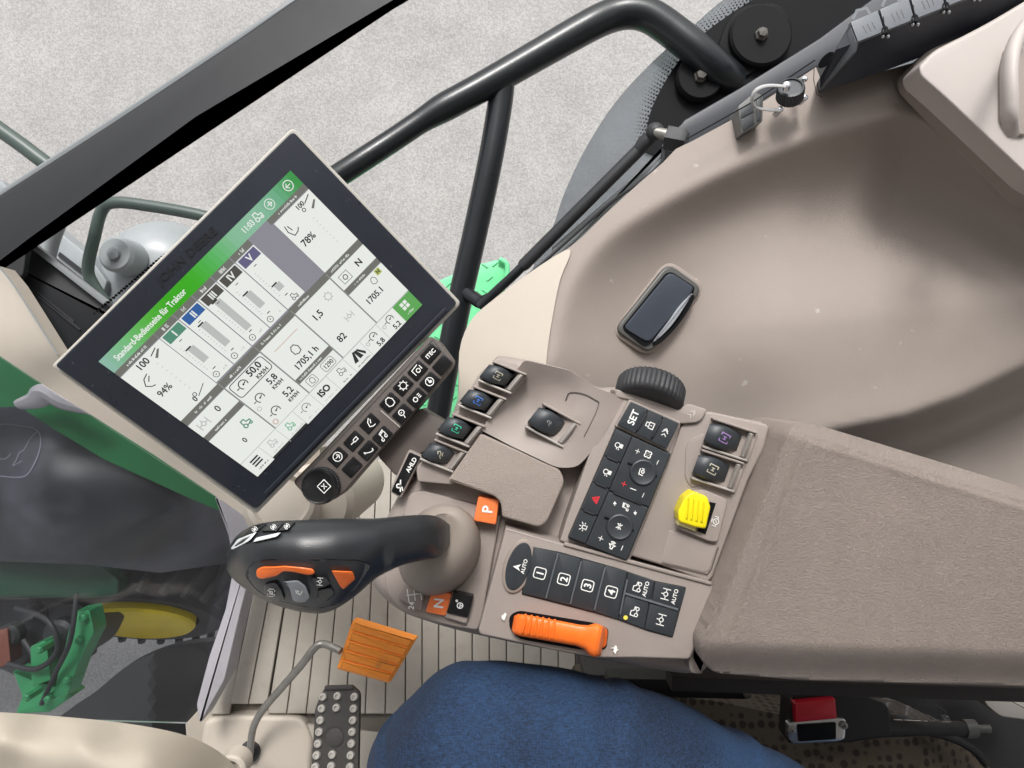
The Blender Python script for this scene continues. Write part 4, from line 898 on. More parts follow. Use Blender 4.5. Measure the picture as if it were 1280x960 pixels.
# orange lever
mb = MB(); mb.slab([(618, 764, 10), (640, 754, 10), (700, 762), (790, 784, 20), (782, 815, 14), (745, 821, 8), (660, 806, 12), (622, 785, 12)], D6, -.0005, .004, DKBR if 0 else BEIGE, bev=2, rad=6)
mb.slab([(636, 770, 8), (648, 763, 8), (745, 779), (761, 786, 5), (758, 812, 6), (725, 812), (650, 799, 8), (637, 788, 8)], D6, .0004, .004, FRIT, rad=6); mb.build('lever_slot', t)
mb = MB(); secs = []
prof_ = [(641, 779, 9, .003), (645, 780, 12.5, .009), (652, 781.5, 13.6, .0125), (672, 785, 13.5, .0145), (700, 790, 13.5, .0155), (722, 794, 13.2, .0155), (733, 796.5, 15, .0165), (740, 799, 20, .019), (746, 801, 20.5, .0205), (750, 801.5, 19, .019), (754, 802, 17, .010)]
for (x, y, h2, z_) in prof_:
    sec = []
    for k in range(16):
        a = 2 * math.pi * k / 16; cy_ = math.cos(a); cz = math.sin(a); cy_ = math.copysign(abs(cy_) ** .62, cy_); cz = math.copysign(abs(cz) ** .62, cz)
        sec.append(D6.map(x + cy_ * h2 * -.17, y + cy_ * h2, z_ * (.5 + .5 * cz)))
    secs.append(sec)
mb.loft(secs, ORNG)
OL = Flat(.5945)
for k in range(6):
    x = 655 + k * 7.3; y = 781 + k * 1.35; mb.tube([D6.map(x + .17 * b_ * -1, y + b_, z_) for b_, z_ in ((-12.5, .009), (-9, .0132 + k * .0003), (0, .0146 + k * .0003), (9, .0132 + k * .0003), (12.5, .009))], .0011, ORNG, n=8)
mb.slab([(750, 783), (760, 787, 4), (758, 808, 4), (748, 812)], D6, .005, .006, mat('dark orange side', (190, 84, 22), .5), bev=1.5, rad=2); mb.build('throttle_lever', t, 'orange ribbed slider')
mb = MB(); icon(mb, 'tortoise', 630, 771, 10, 70, D6, .0022, WHT); mb.build('slow_symbol', t); mb = MB(); icon(mb, 'hare', 768, 812, 11, 80, D6, .0022, WHT); mb.build('fast_symbol', t)
# keys around the lever
mb = MB(); SK = Flat(.622)
mb.slab([(598, 620, 3), (624, 625, 3), (620, 656, 3), (592, 651, 3)], SK, .002, .014, ORKEY, bev=1.6, rad=3); mb.text('P', 609, 637, 13, 84, SK, .0026, WHT, bold=.9); mb.build('park_key', t, 'orange key marked P')
mb = MB(); SK2 = Flat(.630)
mb.slab([(540, 739, 3), (565, 742, 3), (557, 770, 3), (532, 765, 3)], SK2, .001, .01, ORKEY, bev=1.2, rad=3); mb.text('N', 548, 754, 12, 84, SK2, .0016, WHT, bold=.8); mb.build('neutral_key', t, 'orange key marked N')
mb = MB(); mb.slab([(566, 740, 2), (592, 745, 2), (583, 780, 3), (556, 772, 2)], SK2, .0015, .012, BEIGE, bev=1.5, rad=2)
mb.slab([(567, 740, 2), (592, 745, 2), (585, 772, 2), (558, 766, 2)], SK2, .004, .012, KEYG, bev=1.2, rad=2); icon(mb, 'wheelr', 575, 757, 11, 84, SK2, .0046, WHT, .1); mb.build('spray_key', t, 'black key with wheel symbol')
mb = MB(); mb.slab([(506, 728, 2), (532, 733, 2), (526, 764, 2), (498, 748, 2)], SK2, .0004, .002, mat('grey label plate', (138, 128, 124), .5), bev=.6, rad=2); icon(mb, 'pattern', 518, 743, 20, 8, SK2, .001, WHT, .055); mb.text('24', 514, 757, 7, 84, SK2, .001, WHT, bold=.3); mb.build('shift_pattern', t)
# armrest pad
po = rnd([(984, 529, 6), (1012, 528, 14), (1282, 610, 5), (1480, 672), (1480, 872), (1280, 858), (1000, 850), (890, 841, 14), (870, 818, 16), (905, 735)], 6)
def fpad(x, y):
    u = ((x - 984) * 301 + (y - 529) * 116) / math.hypot(301, 116)
    vt = (y - 528 - (x - 1012) * .3077) * .956; vb = 843 + .03 * (x - 880) - y
    d = .578 - .020 * sstep(0, 320, u) + .007 * (1 - sstep(0, 9, u)) + .020 * (1 - sstep(-6, 26, vt)) + .030 * (1 - sstep(-8, 44, vb))
    g = min(abs(u - 30) if vt > 14 and vb > 20 else 99, abs(vt - 20) if u > 30 else 99)
    return d + .0011 * math.exp(-(g / 2.6) ** 2) - .0009 * math.exp(-((g - 5) / 3) ** 2)
mb = MB(); mb.hf(po, fpad, 4, LEATH, skirt=.09); pad_ = mb.build('armrest_pad', t, sharp=70)
mb = MB(); mb.slab([(962, 531, 3), (984, 531, 3), (900, 735), (868, 820, 4), (880, 842, 6), (862, 842, 10), (860, 826, 6), (890, 735)], Flat(.625), 0, .05, BEIGE, bev=2.5, rad=3); mb.build('pad_border', t)
mb = MB(); mb.slab([(840, 846), (1480, 866), (1480, 884), (840, 864)], Flat(.70), 0, .03, mat('armrest underside', (46, 42, 42), .7), bev=2); mb.build('underside_rail', t)

# ================================================================ drive lever
t = thing('drive_lever', P(470, 690, .60), 'black hand grip lever with orange buttons on its rubber boot', 'lever')
BOOT = mat('beige rubber boot', (136, 126, 117), .6, bump=.15, bscale=900, var=.04, vscale=20)
mb = MB(); secs = []
for (cx, cy, a, b_, an, d) in ((549, 688, 60, 50, 62, .634), (549, 686, 58, 48, 62, .622), (550, 683, 55, 45, 62, .606), (551, 679, 50, 42, 62, .596), (553, 675, 42, 35, 62, .588), (552, 671, 30, 26, 62, .583), (550, 668, 24, 20, 62, .584)):
    secs.append([P(x, y, d) for x, y in ccw(ell(cx, cy, a, b_, an, 40))])
mb.loft(secs, BOOT); mb.build('boot', t, sharp=70)
mb = MB(); secs = []
# x, top y, bottom y, centre depth, half thickness
st = [(562, 656, 680, .585, .006), (559, 650, 692, .578, .014), (548, 645, 698, .568, .020), (530, 643, 700, .558, .022), (500, 645, 707, .545, .024), (470, 648, 722, .533, .027), (445, 648, 745, .526, .029), (420, 648, 762, .521, .031), (400, 649, 768, .519, .032), (375, 650, 765, .518, .033), (345, 651, 757, .520, .033), (320, 655, 746, .523, .032), (304, 662, 734, .527, .030), (293, 669, 727, .531, .026), (286, 680, 721, .536, .018), (283.5, 692, 712, .540, .008)]
NS = 44
def grip_sec(x, yt, yb, d, h):
    sec = []
    for k in range(NS):
        a = 2 * math.pi * k / NS; c_, s_ = math.cos(a), math.sin(a); e_ = .80
        c_ = math.copysign(abs(c_) ** e_, c_); s_ = math.copysign(abs(s_) ** e_, s_)
        ym = (yt + yb) / 2; sec.append(P(x, ym - c_ * (yb - yt) / 2, d - s_ * h + max(0, -c_) * .012 * (1 if yb > 715 else 0)))
    return sec
sts = []
for i in range(len(st) - 1):
    n = max(1, int(abs(st[i][0] - st[i + 1][0]) / 6))
    for j in range(n): sts.append(tuple(st[i][k] + (st[i + 1][k] - st[i][k]) * j / n for k in range(5)))
sts.append(st[-1]); arr = np.array(sts)
for _ in range(2): arr[1:-1] = (arr[:-2] + arr[1:-1] * 2 + arr[2:]) / 4
for r in arr: secs.append(grip_sec(*r))
GRIP = mat('soft black grip', (34, 36, 39), .34, bump=.12, bscale=1300, var=.06, vscale=30)
mb.loft(secs, GRIP); grip = mb.build('grip', t, sharp=70); HG = Hit(grip, .5)
FACE = mat('glossy face plate', (10, 10, 12), .2, var=.1, vscale=60)
def cap(m_, poly, r, mt_, lift, bev=1.2, rad=2):       # button sitting on the grip surface
    p = ccw(rnd(poly, rad)); N_ = len(p); q1 = inset(p, bev * .3); q2 = inset(p, bev)
    A = [HG.map(x, y, -.004) for x, y in p]; B_ = [HG.map(x, y, lift * .6) for x, y in p]; C1 = [HG.map(x, y, lift * .9) for x, y in q1]; D1 = [HG.map(x, y, lift) for x, y in q2]
    vs = A + B_ + C1 + D1; fs = [(k * N_ + i, k * N_ + (i + 1) % N_, (k + 1) * N_ + (i + 1) % N_, (k + 1) * N_ + i) for k in range(3) for i in range(N_)] + [tuple(range(3 * N_, 4 * N_))]
    m_.add(vs, fs, mt_)
mb = MB(); cap(mb, [(310, 705), (330, 699), (400, 698), (446, 700), (466, 706), (446, 736), (420, 758), (408, 762), (372, 759), (336, 749), (318, 738), (304, 720)], 0, FACE, .0012, rad=6); mb.build('face_plate', grip)
mb = MB(); cap(mb, [(320, 712, 4), (328, 708, 4), (344, 708), (356, 707), (378, 709), (392, 711, 4), (394, 717, 4), (386, 719), (366, 715), (354, 714), (346, 720), (327, 724, 5), (321, 722, 4)], 0, ORNG, .0055, bev=1.6, rad=3); mb.build('thumb_rocker', grip, 'orange thumb rocker')
mb = MB(); cap(mb, [(414, 713, 2), (441, 714, 3), (444, 724, 2), (429, 737, 3), (425, 733)], 0, ORNG, .0055, bev=1.6, rad=2); mb.build('round_button' if 0 else 'side_button', grip, 'orange angular button')
GB = mat('grey button', (128, 132, 138), .3, var=.05, vscale=80)
mb = MB(); cap(mb, [(353, 727, 2), (372, 725, 3), (382, 732, 3), (388, 747, 4), (381, 753, 3), (370, 753, 3), (366, 750), (362, 735)], 0, GB, .005, bev=1.8, rad=3); icon(mb, 'hook', 373, 741, 8, 80, HG, .0056, WHT, .13); mb.build('grey_button', grip, 'silver grey button')
for pl, ic, x, y in (([(330, 730, 3), (345, 728, 3), (352, 738), (356, 750, 3), (338, 752, 3), (330, 742)], 'hydro', 339, 741), ([(389, 722, 3), (408, 720, 3), (414, 730, 3), (404, 735), (394, 735)], 'diff', 400, 727), ([(398, 737, 3), (414, 734, 3), (420, 742, 3), (408, 752, 3), (396, 750)], None, 0, 0)):
    mb = MB(); cap(mb, pl, 0, KEYG, .0035, bev=1.4, rad=3)
    if ic: icon(mb, ic, x, y, 9, 85, HG, .0041, WHT, .1)
    mb.build('black_button', grip)
mb = MB()
for pl in ([(288, 686, 2), (297, 674, 3), (322, 664, 3), (312, 676, 3), (291, 687)], [(320, 672, 3), (352, 665, 3), (346, 671, 3), (316, 678)],):
    m2 = MB(); cap(m2, pl, 0, mat('white button', (205, 208, 210), .3), .004, bev=1, rad=2); m2.build('white_button', grip)
for pl in ([(299, 672, 2), (318, 657, 2), (334, 654, 2), (322, 663, 2)], [(326, 664, 2), (340, 654, 2), (356, 653, 2), (345, 664, 2)], [(347, 664, 2), (357, 653, 2), (370, 652, 2), (360, 662, 2)]):
    m2 = MB(); cap(m2, pl, 0, KEYG, .0035, bev=1, rad=2); icon(m2, 'hydro', sum(p[0] for p in pl) / 4, sum(p[1] for p in pl) / 4, 6, 40, HG, .0041, WHT, .12); m2.build('black_button', grip)

# ================================================================ touch display
PM = Plane.three((68, 457, .530), (366, 163, .547), (320, 638, .603))
t = thing('display_monitor', PM.map(320, 400), 'large tilted touch display lit with white tractor data pages', 'display')
mb = MB(); mb.slab([(64, 458, 6), (366, 159, 7), (577, 379, 7), (320, 643, 7)], PM, -.004, .028, HOUS, bev=2.5, rad=6, seg=4); mb.build('housing', t)
mb = MB(); mb.slab([(69, 457, 5), (366, 164, 6), (572, 379, 6), (320, 637, 6)], PM, .0, .012, BEZEL, bev=1.2, rad=5, seg=3)
mb.slab([(330, 616), (556, 384), (559, 387), (333, 620)], PM, .0022, .003, BEZEL, bev=1.5, seg=3)
bz = mb.build('bezel', t)
LT_ = mat('faint lettering', (30, 31, 35), .5)
mb = MB(); SBZ = Sub(PM, [(0, 0), (1, 0), (1, .2), (0, .2)], [(110.2, 440.2), (350.2, 201.2), (366, 214), (127, 452)])
a0 = math.degrees(math.atan2(84, 90)); mb.text('JOHN DEERE', 233, 319, 11, 43, PM, .0006, LT_, sx=1.12, bold=.3); mb.build('bezel_lettering', bz)
EX_ = 2 ** -SC.view_settings.exposure
S0 = [(0, 0), (1.37, 0), (1.37, 1), (0, 1)]; SD = Sub(PM, S0, [(123, 452), (363, 213), (528, 381), (322, 596)]); SD.n = PM.n
def em(n_, rgb, k=.80): return emat('lit ' + n_, rgb, EX_ * k, rough=.25)
Ebg = em('backdrop', (150, 148, 158)); Ew = em('white', (238, 242, 236), .88); Ebk = em('black', (52, 54, 54)); Egy = em('mid grey', (122, 122, 116)); Elg = em('light grey', (200, 202, 200)); Edg = em('dark grey', (88, 86, 82))
GC = ((150, 196, 178), (122, 198, 130), (92, 188, 70), (64, 178, 36), (66, 182, 40), (92, 190, 100), (140, 198, 160), (150, 200, 172), (122, 186, 150), (70, 160, 84))
Etg = em('teal', (92, 150, 126)); Ebl = em('blue', (58, 104, 170)); Ev = em('violet', (108, 104, 140)); Emg = em('menu green', (104, 178, 96)); Epk = em('pink', (225, 196, 186)); Ebdr = em('border', (150, 152, 148)); Emk = em('mint', (110, 190, 150)); Eyg = em('yellow green', (190, 200, 110))
mb = MB(); A = 1.37
X = lambda s_: s_ * A
def R_(s0, t0, s1, t1, m_, r): mb.face([(X(s0), t0), (X(s1), t0), (X(s1), t1), (X(s0), t1)], SD, r, m_)
r0 = .0006
mb.slab([(0, 0), (A, 0), (A, 1), (0, 1)], SD, r0 - .0001, .0004, Ebg)
for k in range(40): # header with a soft change of green
    u = k / 39 * 9; i0 = min(8, int(u)); 
    f_ = u - i0; R_(k / 40, 0, (k + 1) / 40, .088, em('green g%d' % k, tuple(GC[i0][j] * (1 - f_) + GC[i0 + 1][j] * f_ for j in range(3))), r0 + .00002)
for s0, s1 in ((0, .2), (.8, 1)): R_(s0, .088, s1, .12, Egy, r0 + .00003)
for k in range(5): R_(.202 + .1 * k, .088, .298 + .1 * k, .122, Egy, r0 + .00003)
R_(.0, .125, .2, .485, Ew, r0 + .00004); R_(.81, .125, 1, .48, Ew, r0 + .00004)
for k in range(5):
    R_(.206 + .1 * k - .003, .125, .299 + .1 * k, .475, Ew, r0 + .00004)
    R_(.210 + .1 * k, .130, .294 + .1 * k, .182, (Etg, Ebl, Edg, Edg, Ev)[k], r0 + .00006)
R_(0, .485, .70, .526, Egy, r0 + .00003); R_(.60, .48, 1, .52, Egy, r0 + .000035)
R_(0, .53, .2, .63, Ew, r0 + .00005); R_(0, .632, .2, .664, Egy, r0 + .00004); R_(0, .666, .2, .88, Ew, r0 + .00005)
R_(.206, .53, .40, .88, Ew, r0 + .00005); R_(.406, .526, .602, .772, Ew, r0 + .00005); R_(.406, .773, .602, .803, Egy, r0 + .00005); R_(.406, .806, .602, .878, Ew, r0 + .00005)
R_(.608, .52, .805, .878, Ew, r0 + .00005); R_(.811, .518, 1, .62, Ew, r0 + .00005); R_(.811, .622, 1, .655, Egy, r0 + .00005); R_(.811, .658, 1, .878, Ew, r0 + .00005)
R_(0, .883, .9, 1, Ew, r0 + .00005); R_(.9, .883, 1, 1, Emg, r0 + .00006)
R_(.10, .985, .30, 1.0, Ebk, r0 + .00007)
for k in range(1, 9): mb.stroke([(X(.1 * k), .886), (X(.1 * k), .998)], .003, SD, r0 + .00008, Elg)
for s_ in (.203, .403, .605, .808): mb.stroke([(X(s_), .49), (X(s_), .88)], .006, SD, r0 + .00008, Ebdr)
mb.stroke([(0, .881), (A, .881)], .004, SD, r0 + .00008, Elg)
r1 = r0 + .0001
def T_(s, x, y, size, m_=Ebk, b_=.003, sx=1): mb.text(s, X(x), y, size * .86, 0, SD, r1, m_, bold=b_ * .8, sx=sx * .98)
def squig(x0, x1, y, h, m_, w=.005, n=None):      # print too small to read
    x = X(x0); rg = random.Random(int(x0 * 977 + y * 331))
    while x < X(x1) - .004:
        w_ = rg.uniform(.005, .009)
        if rg.random() < .86:
            hh = h * rg.choice((.55, .6, .9)); k_ = rg.random()
            mb.stroke([(x + .001, y + h * .45 - hh), (x + .001, y + h * .45)], .0028, SD, r1, m_)
            if k_ < .6: mb.stroke([(x, y + h * .45 - .0012), (x + w_ - .002, y + h * .45 - .0012)], .0024, SD, r1, m_)
            if k_ > .3: mb.stroke([(x, y + h * .45 - hh + .001), (x + w_ - .002, y + h * .45 - hh + .001)], .0024, SD, r1, m_)
            if k_ < .3: mb.stroke([(x + w_ - .003, y + h * .45 - hh), (x + w_ - .003, y + h * .45)], .0026, SD, r1, m_)
        x += w_
T_('Standard-Bedienseite für Traktor', .222, .046, .037, Ew, .0025, .84)
T_('11:03', .735, .045, .036, Ew, .002, .85)
icon(mb, 'tractor', X(.79), .045, .05, 0, SD, r1, Ew, .1)
icon(mb, 'arrowc', X(.953), .043, .052, 180, SD, r1, Ew, .09); icon(mb, 'plus', X(.853), .043, .03, 0, SD, r1, Ew, .14); icon(mb, 'arrowc', X(.853), .043, .052, 0, SD, r1, Ew, .07)
squig(.05, .15, .105, .014, Ew); squig(.85, .95, .105, .014, Ew)
for k in range(5): squig(.235 + .1 * k, .262 + .1 * k, .106, .02, Ew, .006, 5)
for k, s_ in enumerate(('I', 'II', 'III', 'IV', 'V')):
    R_(.252 + .1 * k - .010 - .004 * len(s_), .134, .252 + .1 * k + .010 + .004 * len(s_), .178, (Etg, Ebl, Edg, Edg, Ev)[k], r0 + .00009); mb.text(s_, X(.252 + .1 * k), .156, .036, 0, SD, r1, Ew, bold=.003)
    lo, hi = ((.26, .36), (.22, .38), (.19, .40), (.27, .37), (.34, .38))[k]
    R_(.232 + .1 * k, lo, .262 + .1 * k, hi, Elg, r0 + .00008); R_(.225 + .1 * k, lo - .008, .252 + .1 * k, lo, Ebk, r0 + .00009)
    R_(.238 + .1 * k, .200, .252 + .1 * k, .204, Edg, r1); R_(.236 + .1 * k, .412, .250 + .1 * k, .417, Edg, r1)
    for j in range(10): R_(.218 + .1 * k, .23 + j * .018, .224 + .1 * k, .234 + j * .018, Elg, r1)
    if k < 4: mb.ring(X(.228 + .1 * k), .446, .016, .0035, SD, r1, Edg, n=16); mb.face(ell(X(.228 + .1 * k), .446, .004, n=6), SD, r1, Edg); squig(.262 + .1 * k, .28 + .1 * k, .45, .014, Elg)
    else: icon(mb, 'tractor', X(.66), .45, .04, 0, SD, r1, Edg, .09)
T_('100', .088, .152, .042); T_('94%', .060, .315, .042, Edg); T_('0', .102, .456, .034); T_('78%', .860, .296, .044); T_('100', .93, .150, .030, Edg)
icon(mb, 'hook', X(.046), .225, .07, -20, SD, r1, Ebk, .07); icon(mb, 'hook', X(.835), .21, .07, 40, SD, r1, Ebk, .07)
mb.face([(X(.135), .175), (X(.165), .15), (X(.172), .155), (X(.142), .185)], SD, r1, Egy); mb.stroke([(X(.13), .155), (X(.165), .140)], .005, SD, r1, Ebk); mb.stroke([(X(.12), .46), (X(.17), .43)], .004, SD, r1, Ebk); mb.ring(X(.115), .44, .010, .004, SD, r1, Ebk, n=12)
mb.stroke([(X(.95), .16), (X(.985), .14)], .005, SD, r1, Ebk); mb.face([(X(.955), .20), (X(.985), .175), (X(.99), .182), (X(.962), .21)], SD, r1, Egy); mb.ring(X(.93), .18, .009, .004, SD, r1, Ebk, n=12)
for j in range(8):
    R_(.12, .20 + j * .028, .128, .203 + j * .028, Elg, r1); R_(.93, .24 + j * .024, .938, .243 + j * .024, Elg, r1)
squig(.06, .15, .508, .014, Ew); squig(.25, .31, .508, .014, Ew); squig(.43, .54, .505, .014, Ew); squig(.64, .70, .502, .014, Ew); squig(.83, .93, .5, .014, Ew); squig(.05, .11, .648, .014, Ew); squig(.42, .55, .788, .014, Ew); squig(.86, .92, .638, .012, Ew)
T_('0', .125, .575, .044, Edg, .003); icon(mb, 'diff', X(.045), .58, .06, 0, SD, r1, Elg, .1); icon(mb, 'tractor', X(.15), .74, .055, 0, SD, r1, Etg, .12); T_('G' if 0 else '0', .09, .80, .036, Edg)
mb.stroke(rnd([(X(.214), .54), (X(.392), .54), (X(.392), .632), (X(.214), .632)], .02, 3), .0045, SD, r1, Ebk, closed=True)
T_('50,0', .335, .565, .046, Ebk, .004); T_('KM/H', .345, .612, .028, Edg, .003); T_('5,8', .35, .672, .044, Ebk, .003); T_('KM/H', .35, .715, .026, Edg, .003); T_('5,2', .352, .785, .044, Ebk, .003); T_('KM/H', .352, .828, .026, Edg, .003)
for y in (.585, .70, .812): icon(mb, 'gauge', X(.262), y, .062, 0, SD, r1, Ebk if y < .6 else Edg, .09)
mb.ring(X(.225), .74, .012, .004, SD, r1, Elg, n=12); mb.ring(X(.225), .855, .014, .007, SD, r1, Epk, n=12)
icon(mb, 'engine', X(.50), .655, .055, 0, SD, r1, Edg, .1); T_('1705,1 h', .505, .728, .044, Ebk, .003, .95)
R_(.44, .58, .57, .585, Epk, r1)
for c_, w_ in ((.45, .06), (.545, .085)): mb.stroke(rnd([(X(c_) - w_ / 2, .815), (X(c_) + w_ / 2, .815), (X(c_) + w_ / 2, .868), (X(c_) - w_ / 2, .868)], .012, 3), .004, SD, r1, Ebdr, closed=True)
icon(mb, 'engine', X(.45), .842, .034, 0, SD, r1, Edg, .1); T_('1290', .545, .842, .032, Edg, .002, .9)
T_('1,5', .664, .61, .046, Ebk, .003); T_('82', .664, .79, .046, Ebk, .003); icon(mb, 'gear', X(.75), .58, .05, 0, SD, r1, Elg, .1); icon(mb, 'diff', X(.75), .74, .05, 0, SD, r1, Elg, .1)
T_('N', .935, .568, .042, Ebk, .004); mb.stroke([(X(.855) - .03, .548), (X(.855) + .03, .548), (X(.855) + .03, .60), (X(.855) - .03, .60)], .004, SD, r1, Ebdr, closed=True); mb.ring(X(.855), .574, .013, .005, SD, r1, Edg, n=12)
T_('1705.1', .885, .76, .042, Ebk, .003, .95); icon(mb, 'engine', X(.925), .70, .04, 0, SD, r1, Edg, .09); mb.face(rect(X(.965), .68, .035, .035), SD, r1, Eyg); T_('H', .965, .68, .026, Ebk, .003)
for j in range(3): R_(.028, .908 + j * .018, .072, .918 + j * .018, Ebk, r1)
squig(.03, .08, .975, .012, Edg); icon(mb, 'tractor', X(.15), .925, .05, 0, SD, r1, Elg, .1); squig(.12, .18, .97, .010, Elg); icon(mb, 'tractor', X(.25), .93, .05, 0, SD, r1, Emk, .1); squig(.22, .29, .975, .010, Elg)
icon(mb, 'gauge', X(.35), .925, .06, 0, SD, r1, Edg, .06); squig(.32, .39, .98, .010, Elg); T_('ISO', .45, .93, .046, Ebk, .006); squig(.42, .49, .98, .010, Elg)
icon(mb, 'tractor', X(.56), .925, .05, 0, SD, r1, Egy, .08); squig(.53, .58, .98, .010, Egy)
mb.face([(X(.62), .955), (X(.645), .895), (X(.652), .90), (X(.640), .96)], SD, r1, Ebk); mb.face([(X(.652), .955), (X(.650), .90), (X(.662), .90), (X(.672), .955)], SD, r1, Ebk); mb.face([(X(.67), .90), (X(.69), .945), (X(.683), .96), (X(.662), .905)], SD, r1, Ebk); squig(.62, .69, .98, .012, Egy)
for s_, tx in ((.75, '5,8'), (.85, '5,2')): icon(mb, 'gauge', X(s_) + .01, .92, .055, 0, SD, r1, Edg, .09); T_(tx, s_ + .012, .972, .036, Ebk, .003); mb.ring(X(s_) - .045, .93, .010, .005, SD, r1, Elg, n=10)
for i in (0, 1):
    for j in (0, 1): mb.face(rect(X(.945) - .013 + .026 * i, .925 - .013 + .026 * j, .021, .021), SD, r1, Ew)
squig(.93, .965, .975, .014, Ew)
mb.build('screen', t)

# ================================================================ key strip below the display
t = thing('display_key_strip', P(460, 530, .64), 'brown strip of glossy black keys and a round dial under the display', 'keypad')
SN2 = Flat(.618)
mb = MB(); mb.slab([(366, 602, 6), (400, 568), (537, 420, 4), (548, 425, 4), (567, 451, 5), (563, 461, 6), (500, 535), (447, 595), (424, 622, 10), (404, 630, 14), (384, 622, 12)], SN2, 0, .03, DKBR, bev=2, rad=4); kh = mb.build('housing', t)
U = Vector((.669, -.743)); V_ = Vector((.743, .669))
mb = MB(); mb.stroke([(375, 600), (541, 424), (562, 452)], 1.2, SN2, .0006, FRG); mb.stroke([(476, 513), (500, 534)], 1.6, SN2, .0006, SILV); mb.build('trim_line', kh)
ks_ = [(538, 442, 't', 'ITEC'), (522, 463, 'cam'), (504, 482, 'gear'), (487, 503, 'engine'), (553, 456, None), (537, 477, 'power'), (521, 497, 'fansm'), (503, 517, 'search'), (462, 529, 'hook'), (442, 551, 'hammer'), (422, 571, 'arrowc'), (478, 545, 'note'), (460, 563, 'phone'), (440, 584, None)]
for kk in ks_:
    c_ = Vector(kk[:2]); q = [tuple(c_ + U * a * 11.2 + V_ * b_ * 8.2) for a, b_ in ((-1, -1), (1, -1), (1, 1), (-1, 1))]
    mb = MB(); mb.slab(q, SN2, .0016, .006, KEYG, bev=1.0, rad=1.8)
    if kk[2] == 't': mb.text(kk[3], kk[0], kk[1], 5.2, 46, SN2, .0020, WHT, bold=.35)
    elif kk[2]: icon(mb, kk[2], kk[0], kk[1], 11.5, 46, SN2, .0020, WHT, .095)
    mb.build('key', kh)
mb = MB(); mb.lathe(P(403, 606, .618), (0, 0, 1), [(.0150, -.004), (.0150, .008), (.0142, .012), (.0132, .0132), (.0122, .0128), (.001, .0128)], KEYG, n=64); icon(mb, 'xbox', 405, 608, 12, 45, Flat(.6052), .0006, WHT, .08)
for k in range(44):
    a = 2 * math.pi * k / 44; p = P(403, 606, .618); d_ = Vector((math.cos(a), math.sin(a), 0)) * .0150; mb.tube([p + d_ + Vector((0, 0, -.002)), p + d_ + Vector((0, 0, .009))], .0006, KEY, n=5)
mb.build('rotary_dial', kh)
mb = MB(); mb.slab([(498, 532), (526, 510), (556, 528), (580, 520), (560, 560), (526, 566), (515, 600), (494, 594), (472, 570)], Flat(.636), 0, .03, DKBR, bev=2, rad=4); mb.build('mounting_arm', t)
mb = MB(); mb.slab([(511, 562, 3), (528, 570, 3), (501, 623, 3), (487, 614, 3)], Flat(.628), 0, .02, BEIGE, bev=1.5, rad=2)
mb.slab([(512, 565, 2), (526, 571, 2), (500, 620, 2), (489, 614, 2)], Flat(.628), .001, .004, KEYG, bev=.8, rad=2); icon(mb, 'rod', 500, 607, 13, 58, Flat(.627), .0004, WHT, .12)
mb.text('ARLD' if 0 else 'AHLD', 514, 581, 5.5, 60, Flat(.627), .0004, WHT, bold=.5); mb.build('hitch_label', t)
mb = MB(); mb.lathe(P(352, 630, .80), (.25, .4, 1), [(.040, -.1), (.040, .0), (.035, .010), (.030, .012), (.026, .006), (.002, .006)], CREAM, n=48); mb.lathe(P(395, 628, .86), (0, 0, 1), [(.045, -.2), (.045, 0), (.038, .01), (.002, .012)], CREAM, n=40)
top(mb, 'swivel_mount', 'cream round swivel mount half hidden under the lower corner of the display', 'mount')

# ================================================================ pedals and dashboard
t = thing('accelerator_pedal', P(420, 820, 1.1), 'orange ribbed foot pedal on a bent grey rod', 'pedal')
SPd = Plane.three((441, 776, 1.10), (519, 800, 1.08), (423, 836, 1.12)); ORP = mat('worn orange pedal', (250, 150, 50), .5, var=.06, vscale=30, dirt_or_sheen=((176, 120, 66), 22, .64, .84), bump=.3, bscale=400)
Qp = [(441, 775), (520, 799), (487, 854), (421, 836)]
mb = MB(); mb.slab([(*q, 3) for q in Qp], SPd, 0, .012, ORP, bev=1.6, rad=3)
for k in range(5):
    a, b_ = .012 + k * .196, .012 + k * .196 + .190; mb.slab([quadlerp(Qp, .03, a), quadlerp(Qp, .97, a), quadlerp(Qp, .97, b_), quadlerp(Qp, .03, b_)], SPd, .0026, .006, ORP, bev=2.6, rad=2, seg=4)
mb.build('pedal_pad', t)
mb = MB(); mb.tube([P(*q) for q in smooth([(426, 814, 1.11), (414, 808, 1.115), (404, 805, 1.12), (394, 809, 1.12), (376, 832, 1.13), (350, 862, 1.15), (328, 888, 1.17), (316, 912, 1.19), (312, 946, 1.22)], 6)], .0058, STEEL, n=14); mb.build('rod', t)
mb = MB(); mb.lathe(P(312, 940, 1.235), (0, 0, 1), [(.017, -.02), (.017, .004), (.012, .008), (.008, .008)], RUBBER); mb.build('grommet', t)
t = thing('brake_pedal', P(420, 910, 1.05), 'narrow black foot pedal with metal studs', 'pedal')
SPb = Plane.three((398, 862, 1.06), (450, 862, 1.06), (388, 970, 1.03)); PB = mat('pedal rubber', (58, 56, 54), .7, bump=.4, bscale=300, var=.15, vscale=40)
mb = MB(); mb.slab([(402, 866, 5), (408, 858, 3), (440, 857, 3), (450, 866, 5), (447, 1010), (386, 1010), (394, 886)], SPb, 0, .012, PB, bev=2, rad=4)
mb.slab([(406, 857, 2), (441, 856, 2), (442, 862, 2), (405, 863, 2)], SPb, .003, .006, PB, bev=1.2); mb.build('pedal_plate', t)
mb = MB(); mb.ring(419, 922, 15, 2, SPb, .001, PB); mb.lathe(SPb.map(419, 922), SPb.n, [(.012, -.003), (.012, .0015), (.008, .003), (.001, .003)], PB); mb.build('centre_boss', t)
